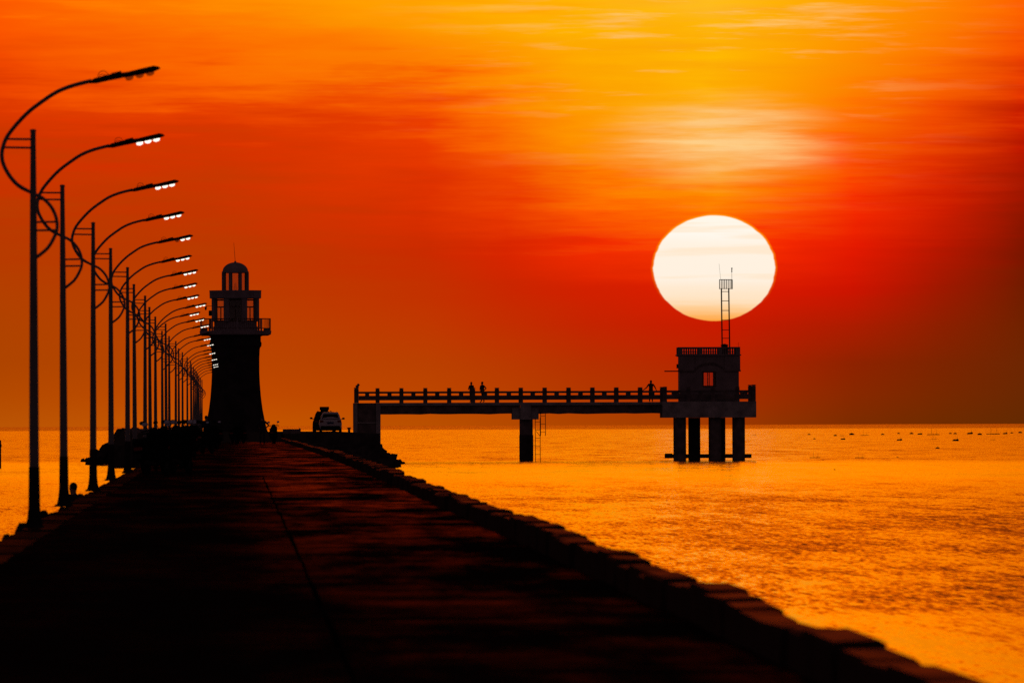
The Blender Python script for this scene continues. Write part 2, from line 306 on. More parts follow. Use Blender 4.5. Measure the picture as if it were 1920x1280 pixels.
# ------------------------------------------------------------------ mesh helpers
class MB:
    def __init__(s): s.v, s.f, s.mi = [], [], []
    def add(s, vs, fs, mi=0):
        o = len(s.v); s.v += [tuple(p) for p in vs]; s.f += [[o+i for i in f] for f in fs]; s.mi += [mi]*len(fs); return s
    def box(s, x0, x1, y0, y1, z0, z1, mi=0, bev=0.0):
        if bev <= 0:
            return s.add([(x0,y0,z0),(x1,y0,z0),(x1,y1,z0),(x0,y1,z0),(x0,y0,z1),(x1,y0,z1),(x1,y1,z1),(x0,y1,z1)],
                         [(3,2,1,0),(4,5,6,7),(0,1,5,4),(1,2,6,5),(2,3,7,6),(3,0,4,7)], mi)
        b = bev; pr = [(x0,z0),(x1,z0),(x1,z1-b),(x1-b,z1),(x0+b,z1),(x0,z1-b)]
        return s.prism_xz(pr, y0, y1, mi)
    def prism_xz(s, pr, y0, y1, mi=0):          # outline in x,z (counter-clockwise seen from -y), run along y
        n = len(pr)
        vs = [(x, y0, z) for x, z in pr] + [(x, y1, z) for x, z in pr]
        return s.add(vs, [list(range(n)), list(range(2*n-1, n-1, -1))] + [(i+n, (i+1) % n + n, (i+1) % n, i) for i in range(n)], mi)
    def prism_yz(s, pr, x0, x1, mi=0):
        n = len(pr)
        vs = [(x0, y, z) for y, z in pr] + [(x1, y, z) for y, z in pr]
        return s.add(vs, [list(range(n-1, -1, -1)), list(range(n, 2*n))] + [(i, (i+1) % n, (i+1) % n + n, i+n) for i in range(n)], mi)
    def lathe(s, prof, seg=24, c=(0, 0), mi=0, phase=0.0):
        n = len(prof); vs, fs = [], []
        for k in range(seg):
            a = 2*math.pi*k/seg + phase
            vs += [(c[0]+r*math.cos(a), c[1]+r*math.sin(a), z) for r, z in prof]
        for k in range(seg):
            k2 = (k+1) % seg
            fs += [(k*n+i, k2*n+i, k2*n+i+1, k*n+i+1) for i in range(n-1)]
        fs.append([k*n for k in range(seg)][::-1]); fs.append([k*n+n-1 for k in range(seg)])
        return s.add(vs, fs, mi)
    def tube(s, pts, r, seg=8, mi=0):
        pts = [Vector(p) for p in pts]; rs = r if isinstance(r, (list, tuple)) else [r]*len(pts)
        vs, fs = [], []; up = Vector((0, 1, 0)) if abs((pts[-1]-pts[0]).normalized().y) < .9 else Vector((0, 0, 1))
        for i, p in enumerate(pts):
            d = (pts[min(i+1, len(pts)-1)] - pts[max(i-1, 0)]).normalized()
            a = d.cross(up).normalized(); b = d.cross(a)
            vs += [p + rs[i]*(math.cos(2*math.pi*k/seg)*a + math.sin(2*math.pi*k/seg)*b) for k in range(seg)]
        for i in range(len(pts)-1):
            fs += [(i*seg+k, i*seg+(k+1) % seg, (i+1)*seg+(k+1) % seg, (i+1)*seg+k) for k in range(seg)]
        fs.append(list(range(seg))[::-1]); fs.append([(len(pts)-1)*seg+k for k in range(seg)])
        return s.add(vs, fs, mi)
    def ball(s, c, r, seg=10, rings=6, mi=0):
        rx, ry, rz = r if isinstance(r, (tuple, list)) else (r, r, r)
        vs = [(c[0], c[1], c[2]-rz)]; fs = []
        for i in range(1, rings):
            a = -math.pi/2 + math.pi*i/rings
            vs += [(c[0]+rx*math.cos(a)*math.cos(2*math.pi*k/seg), c[1]+ry*math.cos(a)*math.sin(2*math.pi*k/seg), c[2]+rz*math.sin(a)) for k in range(seg)]
        vs.append((c[0], c[1], c[2]+rz)); last = len(vs)-1
        for k in range(seg):
            fs.append((0, 1+(k+1) % seg, 1+k)); fs.append((last, 1+(rings-2)*seg+k, 1+(rings-2)*seg+(k+1) % seg))
        for i in range(rings-2):
            fs += [(1+i*seg+k, 1+i*seg+(k+1) % seg, 1+(i+1)*seg+(k+1) % seg, 1+(i+1)*seg+k) for k in range(seg)]
        return s.add(vs, fs, mi)
    def mesh(s, name, mats, smooth=False):
        me = bpy.data.meshes.new(name); me.from_pydata(s.v, [], s.f)
        for m in (mats if isinstance(mats, (list, tuple)) else [mats]): me.materials.append(m)
        me.polygons.foreach_set('material_index', s.mi)
        bm = bmesh.new(); bm.from_mesh(me); bmesh.ops.recalc_face_normals(bm, faces=bm.faces[:]); bm.to_mesh(me); bm.free()
        if smooth:
            me.polygons.foreach_set('use_smooth', [True]*len(me.polygons))
            try: me.set_sharp_from_angle(angle=R(40))
            except Exception: pass
        me.update(); return me
    def obj(s, name, mats, parent=None, loc=None, smooth=False):
        return link(name, s.mesh(name, mats, smooth), parent, loc)
def link(name, me, parent=None, loc=None, rz=0.0):
    o = bpy.data.objects.new(name, me); COL.objects.link(o)
    if parent is not None: o.parent = parent
    if loc is not None: o.location = loc
    if rz: o.rotation_euler.z = rz
    return o
def tag(o, label=None, cat=None, group=None, kind=None):
    if label: o['label'] = label
    if cat: o['category'] = cat
    if group: o['group'] = group
    if kind: o['kind'] = kind
    return o
def empty(name, loc, rz=0.0):
    o = bpy.data.objects.new(name, None); COL.objects.link(o); o.location = loc; o.rotation_euler.z = rz; o.empty_display_size = .2; return o
def copy_tree(o, parent=None):
    c = o.copy(); COL.objects.link(c); c.parent = parent
    for ch in list(o.children): copy_tree(ch, c)
    return c
ORD = ['first','second','third','fourth','fifth','sixth','seventh','eighth','ninth','tenth','eleventh','twelfth','thirteenth','fourteenth','fifteenth','sixteenth','seventeenth','eighteenth','nineteenth','twentieth','twenty-first','twenty-second','twenty-third','twenty-fourth','twenty-fifth']

# ------------------------------------------------------------------ the sea
SEA = -1.43
sea = MB().add([(-60000,-20000,SEA),(60000,-20000,SEA),(60000,90000,SEA),(-60000,90000,SEA)], [(0,1,2,3)]).obj('sea', MT['sea'])
tag(sea, 'rippled orange sea reaching to the horizon', 'sea', kind='structure')

# ------------------------------------------------------------------ the breakwater and its roadway
ZP = [(40,-.14),(60,-.12),(150,0.),(250,.10),(350,.20),(500,.28),(700,.30),(2000,.30)]
def zr(y):
    for (a, za), (b, zb) in zip(ZP, ZP[1:]):
        if y <= b:
            t = (y-a)/(b-a); t = max(0, t); return za + (zb-za)*t
    return ZP[-1][1]
XL, XR, XJ = -2.5, 3.5, .73
bw = MB(); st = list(range(40, 1001, 20))
vs, fs = [], []
for y in st:
    z = zr(y) - .16
    vs += [(-3.12, y, SEA-2.), (-3.08, y, z-.02), (3.72, y, z), (3.78, y, SEA-2.)]
for i in range(len(st)-1):
    a = i*4; b = a+4
    fs += [(a, a+1, b+1, b), (a+1, a+2, b+2, b+1), (a+2, a+3, b+3, b+2)]
fs += [(3,2,1,0), tuple(len(vs)-4+k for k in range(4))]
bw.add(vs, fs)
breakwater = bw.obj('breakwater', MT['concrete_wet'])
tag(breakwater, 'long straight concrete breakwater running out to the lighthouse', 'breakwater', kind='structure')
# road slabs: near ones laid one by one, each a little settled
rnd = random.Random(3)
y = 44.0; rowi = 0
while y < 330:
    ln = rnd.uniform(5.2, 7.0)
    for (xa, xb) in ((XL+.012, XJ-.02), (XJ+.02, XR-.012)):
        mb = MB(); j = [rnd.uniform(-.010, .010) for _ in range(4)]
        ya, yb = y+.012, y+ln-.012
        za, zb = zr(ya), zr(yb)
        wob = [rnd.uniform(-.012, .012) for _ in range(6)]
        mb.add([(xa,ya,za-.15),(xb,ya,za-.15),(xb,yb,zb-.15),(xa,yb,zb-.15),
                (xa+wob[0]*1.3,ya,za+j[0]),(xb+wob[1]*1.3,ya,za+j[1]),(xb+wob[2]*1.3,yb,zb+j[2]),(xa+wob[3]*1.3,yb,zb+j[3])],
               [(3,2,1,0),(4,5,6,7),(0,1,5,4),(1,2,6,5),(2,3,7,6),(3,0,4,7)])
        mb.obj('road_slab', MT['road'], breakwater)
    y += ln
Y0 = y
mb = MB(); ys = [Y0] + [Y0+4*i for i in range(1, int((1000-Y0)/4)+1)]; xs = [XL, -1.0, XJ, 2.1, XR]
vs, fs = [], []
for yy in ys:
    for x in xs: vs.append((x, yy, zr(yy) + rnd.uniform(-.008, .008)))
n = len(xs)
for i in range(len(ys)-1):
    fs += [(i*n+k, i*n+k+1, (i+1)*n+k+1, (i+1)*n+k) for k in range(n-1)]
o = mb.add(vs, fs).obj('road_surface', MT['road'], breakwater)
# kerb blocks on the sea side (right) and edging blocks under the lamps (left)
def block_mesh(name, w, h, ln, mat, seed):
    q = random.Random(seed); b = .025
    pr = [(0,-.3),(w,-.3),(w+q.uniform(-.02,.02),h-b),(w-b,h),(b,h),(0+q.uniform(-.015,.015),h-b)]
    return MB().prism_xz(pr, 0, ln).mesh(name, mat)
kv = [block_mesh('kerb_block', .31, .25, 1.0, MT['kerb'], i) for i in range(6)]
MT['edge'] = damp_film('damp_edge_concrete', (.02,.013,.011), (.045,.03,.024), .035, (1.,.5,.3), (.25,.4), kerb_mask)
ev = [block_mesh('edge_block', .60, .06, 1.0, MT['edge'], i+10) for i in range(6)]
y = 44.0; drift = 0.0
while y < 500:
    ln = rnd.uniform(2.0, 4.2); drift = drift*.6 + rnd.uniform(-.035, .035)
    k = link('kerb_block', rnd.choice(kv), breakwater, (XR+.005+rnd.uniform(-.02,.03), y, zr(y+ln/2)+drift)); k.scale = (rnd.uniform(.92,1.12), ln-.015, 1)
    k.rotation_euler = (rnd.uniform(-.004,.004), rnd.uniform(-.05,.05), rnd.uniform(-.006,.006))
    y += ln
y = 44.0
while y < 500:
    ln = rnd.uniform(2.2, 4.4)
    k = link('edge_block', rnd.choice(ev), breakwater, (-3.1+rnd.uniform(-.03,.02), y, zr(y+ln/2)-.15+rnd.uniform(-.02,.02))); k.scale = (1, ln-.05, 1)
    k.rotation_euler = (rnd.uniform(-.003,.003), rnd.uniform(-.02,.02), 0)
    y += ln
mb = MB()
for a in range(500, 1000, 20):
    mb.box(XR+.005, XR+.27, a, a+19.9, zr(a)-.3, zr(a)+.22+rnd.uniform(-.03,.03)); mb.box(-3.1, -2.51, a, a+19.9, zr(a)-.5, zr(a)-.08)
tag(mb.obj('far_kerb_blocks', MT['kerb'], breakwater), kind='stuff')

# ------------------------------------------------------------------ the quay at its end
QZ = .92
quay = MB()
quay.box(-8.6, 3.55, 1001, 1262, SEA-2, QZ)
quay.box(3.8, 9.6, 862, 1262, SEA-2, QZ+.002)
quay.add([(-8.6,930,.1),(3.55,930,.28),(3.55,1001,QZ),(-8.6,1001,QZ),(-8.6,930,SEA-2),(3.55,930,SEA-2),(3.55,1001,SEA-2),(-8.6,1001,SEA-2)],
         [(0,1,2,3),(4,5,1,0),(5,6,2,1),(7,4,0,3),(6,7,3,2),(7,6,5,4)])
tag(quay.obj('quay', MT['concrete_wet']), 'low dark quay that carries the lighthouse and the parked cars', 'quay', kind='structure')

# rock revetments either side of the quay: each boulder a piece
def rock_mesh(seed):
    bm = bmesh.new(); bmesh.ops.create_icosphere(bm, subdivisions=2, radius=.5)
    off = Vector((seed*13.1, seed*7.7, seed*3.3))
    for v in bm.verts:
        p = v.co.normalized(); d = mnoise.noise(p*1.3+off)*.32 + mnoise.noise(p*3.1+off)*.14
        c = max(abs(p.x), abs(p.y), abs(p.z)); v.co = p*(.5+d)*(1.0-.25*(c-.577))
    me = bpy.data.meshes.new('boulder'); bm.to_mesh(me); bm.free(); me.materials.append(MT['rock']); return me
rocks = [rock_mesh(i) for i in range(8)]
def boulder(parent, p, s):
    o = link('boulder', rnd.choice(rocks), parent, p); o.scale = (s*rnd.uniform(.8,1.3), s*rnd.uniform(.8,1.3), s*rnd.uniform(.6,.95))
    o.rotation_euler = (rnd.uniform(0,6.3), rnd.uniform(-.5,.5), rnd.uniform(0,6.3)); return o
rr_ = empty('rock_revetment', (9.6, 960, SEA)); tag(rr_, 'slope of dark boulders falling to the sea by the footbridge abutment', 'rocks')
def slope(parent, org, pts, n, smin, smax):
    for _ in range(n):
        fx, s = rnd.random(), rnd.uniform(smin, smax)
        p = pts(fx); boulder(parent, Vector(p)-Vector(org), s)
def right_pts(f):
    yv = rnd.uniform(900, 1066); reach = 3.1 * (1.0 - .35*abs(yv-985)/90)
    x = 9.1 + f*reach; return (x, yv, QZ - .62 - f*(QZ-SEA-.45) + rnd.uniform(-.22,.22))
slope(rr_, (9.6,960,SEA), right_pts, 190, .45, 1.15)
for f in range(9):
    boulder(rr_, Vector((10.6+f*.27, 985+rnd.uniform(-8,8), SEA+.55-f*.075))-Vector((9.6,960,SEA)), .85-f*.05)
# bank between roadway and quay wall
for _ in range(26):
    boulder(rr_, Vector((rnd.uniform(4.0,7.2), rnd.uniform(600,858), rnd.uniform(-.9,-.1)))-Vector((9.6,960,SEA)), rnd.uniform(.8,1.5))
for _ in range(60):
    yv = rnd.uniform(780, 905); boulder(rr_, Vector((3.9+rnd.random()**1.3*6.0*(yv-740)/165, yv, SEA+.1+rnd.random()*1.2))-Vector((9.6,960,SEA)), rnd.uniform(.9,1.6))
rl = empty('rock_revetment', (-8.6, 1060, SEA)); tag(rl, 'dark rocks sloping into the sea behind the fourth lamp post', 'rocks')
def left_pts(f):
    yv = rnd.uniform(985, 1120); x = -8.4 - f*2.3; return (x, yv, QZ - .2 - f*(QZ-SEA) + rnd.uniform(-.15,.15))
slope(rl, (-8.6,1060,SEA), left_pts, 110, .7, 1.4)
for f in range(8):
    boulder(rl, Vector((-10.3-f*.28, 1068+rnd.uniform(-5,5), SEA+.3-f*.03))-Vector((-8.6,1060,SEA)), .7-f*.04)
def low_pts(f):
    yv = rnd.uniform(480, 990); return (-3.1-f*5.4*max(0.,(yv-700)/290), yv, zr(yv)-.5-f*.6+rnd.uniform(-.3,.3))
slope(rl, (-8.6,1060,SEA), low_pts, 70, .8, 1.6)
# the stub of wall on top of the left rocks, a block and a bollard at the right
o = MB().box(-.9,.9,-.4,.4,0,.34,bev=.05).obj('parapet_stub', MT['concrete_dark'], loc=(-7.75,1062,QZ)); tag(o, 'low flat concrete stub on top of the left rocks', 'concrete block')
p = at(547,811,905); o = MB().box(-.62,.62,-.5,.5,0,.31,bev=.04).add([(.5,-.5,.30),(.615,-.5,.27),(.615,.5,.27),(.5,.5,.30),(.5,-.5,.38),(.615,-.5,.36),(.615,.5,.36),(.5,.5,.38)],[(3,2,1,0),(4,5,6,7),(0,1,5,4),(1,2,6,5),(2,3,7,6),(3,0,4,7)]).obj('concrete_block', MT['concrete_dark'], loc=(p.x,905,QZ)); tag(o, 'long low concrete block on the quay edge left of the cars', 'concrete block')
p = at(654.5,806,1052)
o = MB().lathe([(.10,0),(.10,.26),(.15,.28),(.15,.36),(.12,.39)], 16).obj('mooring_bollard', MT['iron'], loc=(p.x,1052,QZ), smooth=True); tag(o, 'squat mooring bollard between the white car and the footbridge', 'bollard')

# ------------------------------------------------------------------ street lamps
K1 = 127.3
def lp(px, py): return ((px-62)/K1, 0, 5.85 - (py-247)/K1)
def smooth_path(pts, sub=3):
    pts = [Vector(p) for p in pts]; out = []
    for i in range(len(pts)-1):
        p0, p1, p2, p3 = pts[max(i-1,0)], pts[i], pts[i+1], pts[min(i+2,len(pts)-1)]
        for k in range(sub):
            t = k/sub; out.append(.5*((2*p1)+(p2-p0)*t+(2*p0-5*p1+4*p2-p3)*t*t+(3*p1-p0-3*p2+p3)*t**3))
    return out + [pts[-1]]
def make_lamp():
    root = empty('street_lamp', (0,0,0))
    MB().lathe([(.074,.9),(.066,2.5),(.052,4.6),(.040,5.83),(.046,5.835),(.046,5.87),(.0,5.88)],14).obj('pole', MT['steel'], root, smooth=True)
    b = MB().lathe([(.17,0),(.17,.03),(.13,.05),(.105,.16),(.088,.32),(.084,.6),(.080,.915)],14).obj('pole_foot', MT['steel_dark'], root, smooth=True)
    arm = [(172,153.5),(138,162),(108,173.5),(82,190),(55.8,209.6),(33,232.5),(14.8,255.5),(6.6,273.6),(3.3,291.6),(6.6,309.7),(18,331),(34.4,349),(60,363),
           (78.7,372),(95,388.4),(104.3,408),(106.6,427.8),(101.7,444),(88.6,466),(67.3,483.5)]
    path = smooth_path([lp(*q) for q in arm], 3)
    rs = [.030 if i < len(path)*.6 else .026 for i in range(len(path))]
    MB().tube(path, rs, 8).obj('arm', MT['steel'], root, smooth=True)
    for (xa, ya, xb, yb) in ((12,262,60,262.5),(5,277.5,60,278.5),(64,417.5,104.6,417),(64,433,106,432.5)):
        MB().tube([lp(xa,ya), lp(xb,yb)], .016, 6).obj('brace', MT['steel'], root)
    head_pts = [(164,158.5),(176,149),(190,145.5),(206,141.5),(226,139),(240,137.0),(262,131.5),(288,125.6),(297,127.5),(301,130.5),(297,133),(288,136.8),(268,141.2),(248,145.2),(235,147.2),(205,153),(180,158.5)]
    pr = [(lp(*q)[0], lp(*q)[2]) for q in head_pts][::-1]
    head = MB().prism_xz(pr, -.10, .10).obj('lamp_head', MT['black'], root)
    bx = [(lp(*q)[0], lp(*q)[2]) for q in ((208,141.5),(228,139.2),(226.8,135.2),(209,139.4))][::-1]
    MB().prism_xz(bx, -.07, .07).obj('driver_box', MT['black'], head)
    loop = [lp(184,146),lp(186,138.5),lp(192,135.2),lp(198,136),lp(203,142)]
    MB().tube(smooth_path(loop,3), .005, 5).tube(smooth_path([lp(184,146.5),lp(190,141.8),lp(196,142.4),lp(202,144)],2), .005, 5).obj('cable_loop', MT['black'], head)
    for q in ((242.5,148.0),(262,143.5),(281.5,139.5)):
        x, _, z = lp(*q)
        l = MB().ball((0,0,0), (.064,.075,.042), 12, 7).obj('lens', MT['lens_lit'], head, (x,0,z), smooth=True); l.rotation_euler.y = -.22
    return root
lamp0 = make_lamp()
tops = [(62,247),(118,350),(173,419.5),(207,467.6),(238,503),(252,534.6),(271,556),(281,577),(291,595),(311,608),(304,621.6),(317,631),(329,640.5),(335,654),(342,661),(351,670),(358,678)]
tops += [(437-.68*(798-yy), yy) for yy in (683.5,688.5,693,697,701,704.6,708.5,712)]
def unlight(root, which):
    h = [c for c in root.children if c.name.startswith('lamp_head')][0]
    ls = [c for c in h.children if c.name.startswith('lens')]
    for i in which:
        me = ls[i].data.copy(); me.materials.clear(); me.materials.append(MT['lens_off']); ls[i].data = me
DEAD = (13, 16, 18, 20, 23)
for i, (px, py) in enumerate(tops):
    o = lamp0 if i == 0 else copy_tree(lamp0)
    d = 193.0
    for _ in range(12):                       # distance at which a lamp of this height reaches the seen top
        zt = zr(d) - .12 + 5.86; r_ = ray(px, py); d = (zt - CAM_Z) * r_.y / r_.z
    p = at(px, py, d)
    o.location = (p.x, d, zr(d)-.10); o.rotation_euler.z = random.Random(i).uniform(-.04,.04) * (1 if i < 10 else 4)
    if i: o.rotation_euler.y = random.Random(i+50).uniform(-.0035,.0035)
    if i == 0: tag(o, 'nearest and tallest curved street lamp, its lenses unlit', 'street lamp', 'street lamps along the breakwater')
    elif i in DEAD: tag(o, f'curved street lamp with dark lenses, {ORD[i]} in the row from the nearest', 'street lamp', 'street lamps along the breakwater'); unlight(o, (0,1,2))
    elif i == 4: tag(o, 'fifth street lamp from the left, curved arm with only two lenses lit', 'street lamp', 'street lamps along the breakwater')
    else: tag(o, f'lit curved street lamp, {ORD[i]} in the row from the nearest', 'street lamp', 'street lamps along the breakwater')
    if i == 0: first = o
    if i == 4: unlight(o, (0,))
unlight(lamp0, (0,1,2))

# ------------------------------------------------------------------ lighthouse
LY = 1216.0; LK = FPX/LY; LX = at(441.8, 700, LY).x
def lz(py): return at(441.8, py, LY).z
lh = empty('lighthouse', (LX, LY, QZ)); tag(lh, 'dark round lighthouse with two galleries and a domed glass lantern', 'lighthouse')
def Z(py): return lz(py) - QZ
def rr(px): return px/LK
prof = [(rr(60),0),(rr(57),Z(800)),(rr(54),Z(786)),(rr(50.5),Z(768)),(rr(47.5),Z(745)),(rr(45.5),Z(720)),(rr(44.6),Z(700)),(rr(44.6),Z(672)),(rr(45.4),Z(656)),(rr(46),Z(652)),(rr(48.5),Z(649)),(rr(49),Z(643)),(rr(47.5),Z(640)),(rr(47.5),Z(631)),(rr(51),Z(629.5))]
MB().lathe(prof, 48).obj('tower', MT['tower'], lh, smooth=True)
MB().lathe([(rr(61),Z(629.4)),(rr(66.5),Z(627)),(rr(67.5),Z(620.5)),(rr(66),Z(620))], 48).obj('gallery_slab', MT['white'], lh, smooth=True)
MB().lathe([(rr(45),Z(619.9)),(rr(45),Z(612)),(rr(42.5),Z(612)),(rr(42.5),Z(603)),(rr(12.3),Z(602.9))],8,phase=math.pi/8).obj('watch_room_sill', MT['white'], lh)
# lower gallery railing
rail = MB()
for zc, t in ((Z(597.5),.035),(Z(615.5),.028)):
    rail.tube([(rr(65)*math.cos(a), rr(65)*math.sin(a), zc) for a in [2*math.pi*k/48 for k in range(49)]], t, 6)
g = rail.obj('gallery_railing', MT['iron'], lh)
mb_bar = MB().box(-.014,.014,-.014,.014,Z(615.5),Z(597.5)).mesh('baluster', MT['iron'])
for k in range(96):
    a = 2*math.pi*k/96; link('baluster', mb_bar, g, (rr(65)*math.cos(a), rr(65)*math.sin(a), 0), a)
mb_post = MB().box(-.06,.06,-.06,.06,Z(620.5),Z(597)).mesh('railing_post', MT['white'])
mb_foot = MB().box(-.09,.09,-.05,.05,Z(620.5),Z(615.8)).mesh('railing_foot', MT['white'])
for k in range(24):
    a = 2*math.pi*k/24 + .05; link('railing_post' if k % 3 == 0 else 'railing_foot', mb_post if k % 3 == 0 else mb_foot, g, (rr(65)*math.cos(a), rr(65)*math.sin(a), 0), a)
# watch room: eight piers, windows between them, dark stair core
def octa(r_): return [(r_*math.cos(math.pi/8+math.pi/4*k), r_*math.sin(math.pi/8+math.pi/4*k)) for k in range(8)]
def bar(mb, a, b, t, z0, z1):
    A, B = Vector((*a,0)), Vector((*b,0)); d = (B-A).normalized(); n = Vector((-d.y,d.x,0))*t/2
    q = [A-n, B-n, B+n, A+n]
    return mb.add([(v.x,v.y,z0) for v in q]+[(v.x,v.y,z1) for v in q], [(3,2,1,0),(4,5,6,7),(0,1,5,4),(1,2,6,5),(2,3,7,6),(3,0,4,7)])
ov = octa(rr(44))
pier = MB().lathe([(.30,Z(602.9)),(.30,Z(560.2))],6).mesh('pier', MT['white'])
for k, (x, yy) in enumerate(ov): link('pier', pier, lh, (x*.96, yy*.96, 0), math.pi/8+math.pi/4*k)
for k in range(8):
    a, b = Vector(ov[k])*.95, Vector(ov[(k+1) % 8])*.95
    A = a.lerp(b,.17); B = a.lerp(b,.83); m1, m2 = a.lerp(b,.49), a.lerp(b,.51)
    fr = MB(); bar(fr,A,B,.06,Z(576.5),Z(574.5)); bar(fr,A,B,.06,Z(603),Z(600.5)); bar(fr,A,B,.06,Z(563.5),Z(561)); bar(fr,a.lerp(b,.475),a.lerp(b,.525),.06,Z(600.5),Z(576.5))
    f = fr.obj('window_frame', MT['iron'], lh)
    gl = MB(); bar(gl,A,B,.012,Z(600.4),Z(563.6)); gl.obj('pane', MT['glass'], f)
MB().lathe([(rr(12.2),Z(602.8)),(rr(12.2),Z(560.3))],20).obj('stair_core', MT['tower'], lh, smooth=True)
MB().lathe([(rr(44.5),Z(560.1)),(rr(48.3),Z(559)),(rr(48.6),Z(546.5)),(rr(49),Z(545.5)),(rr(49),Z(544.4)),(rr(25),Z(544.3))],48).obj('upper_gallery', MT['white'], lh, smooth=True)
lv = octa(rr(23.2))
lpost = MB().box(-.17,.17,-.12,.12,Z(544.2),Z(511.5)).mesh('lantern_post', MT['white'])
for k, (x, yy) in enumerate(lv): link('lantern_post', lpost, lh, (x,yy,0), math.pi/8+math.pi/4*k)
for k in range(8):
    gl = MB(); bar(gl, Vector(lv[k])*.98, Vector(lv[(k+1) % 8])*.98, .012, Z(544), Z(511.6)); gl.obj('lantern_pane', MT['glass'], lh)
MB().lathe([(.18,Z(544.1)),(.18,Z(538)),(.1,Z(536)),(.1,Z(531)),(.02,Z(530))],12).obj('beacon_lamp', MT['glass'], lh)
dome = MB().lathe([(rr(23),Z(512)),(rr(25.5),Z(511)),(rr(25.5),Z(509.2)),(rr(24.2),Z(509))] + [(rr(24)*math.cos(t), Z(509)+ (Z(491.7)-Z(509))*math.sin(t)) for t in [R(a) for a in range(6,90,9)]] + [(.12,Z(491.4)),(.08,Z(489.5))],40).obj('dome', MT['white'], lh, smooth=True)
MB().tube([(0,0,Z(491)),(-.06,0,Z(475)),(-.13,0,Z(455))],[.022,.018,.012],6).obj('lightning_rod', MT['iron'], dome)
br = MB().tube([(-rr(41),-.3,Z(573.5)),(-rr(54),-.3,Z(573.5))],.022,6).tube([(-rr(53.5),-.3,Z(573.5)),(-rr(55),-.3,Z(575.5))],.05,6).obj('wall_bracket', MT['iron'], lh)
MB().ball((-rr(55.6),-.3,Z(578)),(.10,.10,.17),10,7).obj('bracket_lamp', MT['black'], br)
p = MB().box(-.18,.18,-.15,.15,0,.5,bev=.04).obj('wall_box', MT['black'], lh, (-rr(46.5),-.5,Z(592)))
dr = MB().box(-.5,.5,-.06,.06,0,2.1).obj('door', MT['steel_dark'], lh, (.3,-rr(57.6),.05))
MB().ball((.38,-.1,1.05),.04,8,6).obj('door_handle', MT['steel'], dr)

# ------------------------------------------------------------------ footbridge
BY = 1070.0; BW = 3.4
def bp(px, py): return at(px, py, BY)
def bx(px): return at(px, 750, BY).x
DZ = bp(1000,754).z; bz = lambda py: bp(1000,py).z
fb = empty('footbridge', (bx(690), BY, SEA)); tag(fb, 'concrete footbridge with post railings from the quay to the sea house', 'bridge'); FBO = Vector((bx(690), BY, SEA))
def part(mb, name, mat, parent, org, smooth=False):
    o = mb.obj(name, mat, parent, smooth=smooth); o.location = -Vector(org); return o
def sub(mb, name, mat, parent, smooth=False): return mb.obj(name, mat, parent, smooth=smooth)
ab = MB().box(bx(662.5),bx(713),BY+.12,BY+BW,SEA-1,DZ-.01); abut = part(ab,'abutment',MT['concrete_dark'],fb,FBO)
sub(MB().box(bx(663),bx(670),BY-.03,BY+.115,SEA-.5,DZ-.02),'pilaster',MT['concrete'],abut); sub(MB().box(bx(705),bx(713.5),BY-.03,BY+.115,SEA-.5,DZ-.02),'pilaster',MT['concrete'],abut)
sub(MB().box(bx(670.2),bx(704.8),BY+.06,BY+.118,bz(792.5),bz(790)),'ledge',MT['concrete'],abut)
deck_m = MB().box(bx(713.2),bx(1246),BY-.05,BY+BW+.05,bz(759.5),DZ); part(deck_m,'deck',MT['concrete'],fb,FBO)
for (a, b, sag) in ((713.6,975.4,.05),(996,1245,.05)):
    q = random.Random(int(a)); n = 14; xs = [bx(a)+(bx(b)-bx(a))*i/n for i in range(n+1)]
    lo = [bz(775.5)+q.uniform(-.03,.03) for _ in xs]
    pr = [(x,l) for x,l in zip(xs,lo)] + [(xs[-1],bz(759.6)),(xs[0],bz(759.6))]
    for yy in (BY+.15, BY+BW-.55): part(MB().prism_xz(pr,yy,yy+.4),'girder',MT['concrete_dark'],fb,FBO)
# pier with cap and a stained foot
part(MB().box(bx(960.5),bx(1010),BY+.1,BY+BW-.1,bz(786),bz(764.5)),'pier_cap',MT['concrete'],fb,FBO)
part(MB().box(bx(975.5),bx(995.9),BY-.02,BY+.098,bz(786.2),bz(759.3)),'cap_block',MT['concrete'],fb,FBO)
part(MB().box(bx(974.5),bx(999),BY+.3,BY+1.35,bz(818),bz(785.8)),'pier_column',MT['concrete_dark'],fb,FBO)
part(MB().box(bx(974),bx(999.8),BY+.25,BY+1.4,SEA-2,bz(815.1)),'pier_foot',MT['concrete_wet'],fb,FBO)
# railings: posts with a top rail, a blocked gap, a solid panel and an open foot
POST = lambda h: MB().box(-.165,.165,-.14,.14,0,h-.10).box(-.12,.12,-.11,.11,h-.099,h-.06).box(-.18,.18,-.15,.15,h-.059,h,bev=.03)
post_me = POST(1.20).mesh('railing_post', MT['concrete_dark'])
pxs = [708+44.83*i for i in range(13)]
def bay(parent, org, xa, xb, yy, z0, mats=('rail',)):
    L = xb-xa-.33; x0 = xa+.165; c = (xa+xb)/2
    part(MB().box(x0+.002,x0+L-.002,yy-.07,yy+.07,z0+.76,z0+.92),'top_rail',MT['concrete_dark'],parent,org)
    part(MB().box(x0+.002,x0+L-.002,yy-.06,yy+.06,z0+.21,z0+.58),'rail_panel',MT['concrete_dark'],parent,org)
    part(MB().box(c-.17,c+.17,yy-.055,yy+.055,z0+.581,z0+.759),'rail_block',MT['concrete_dark'],parent,org)
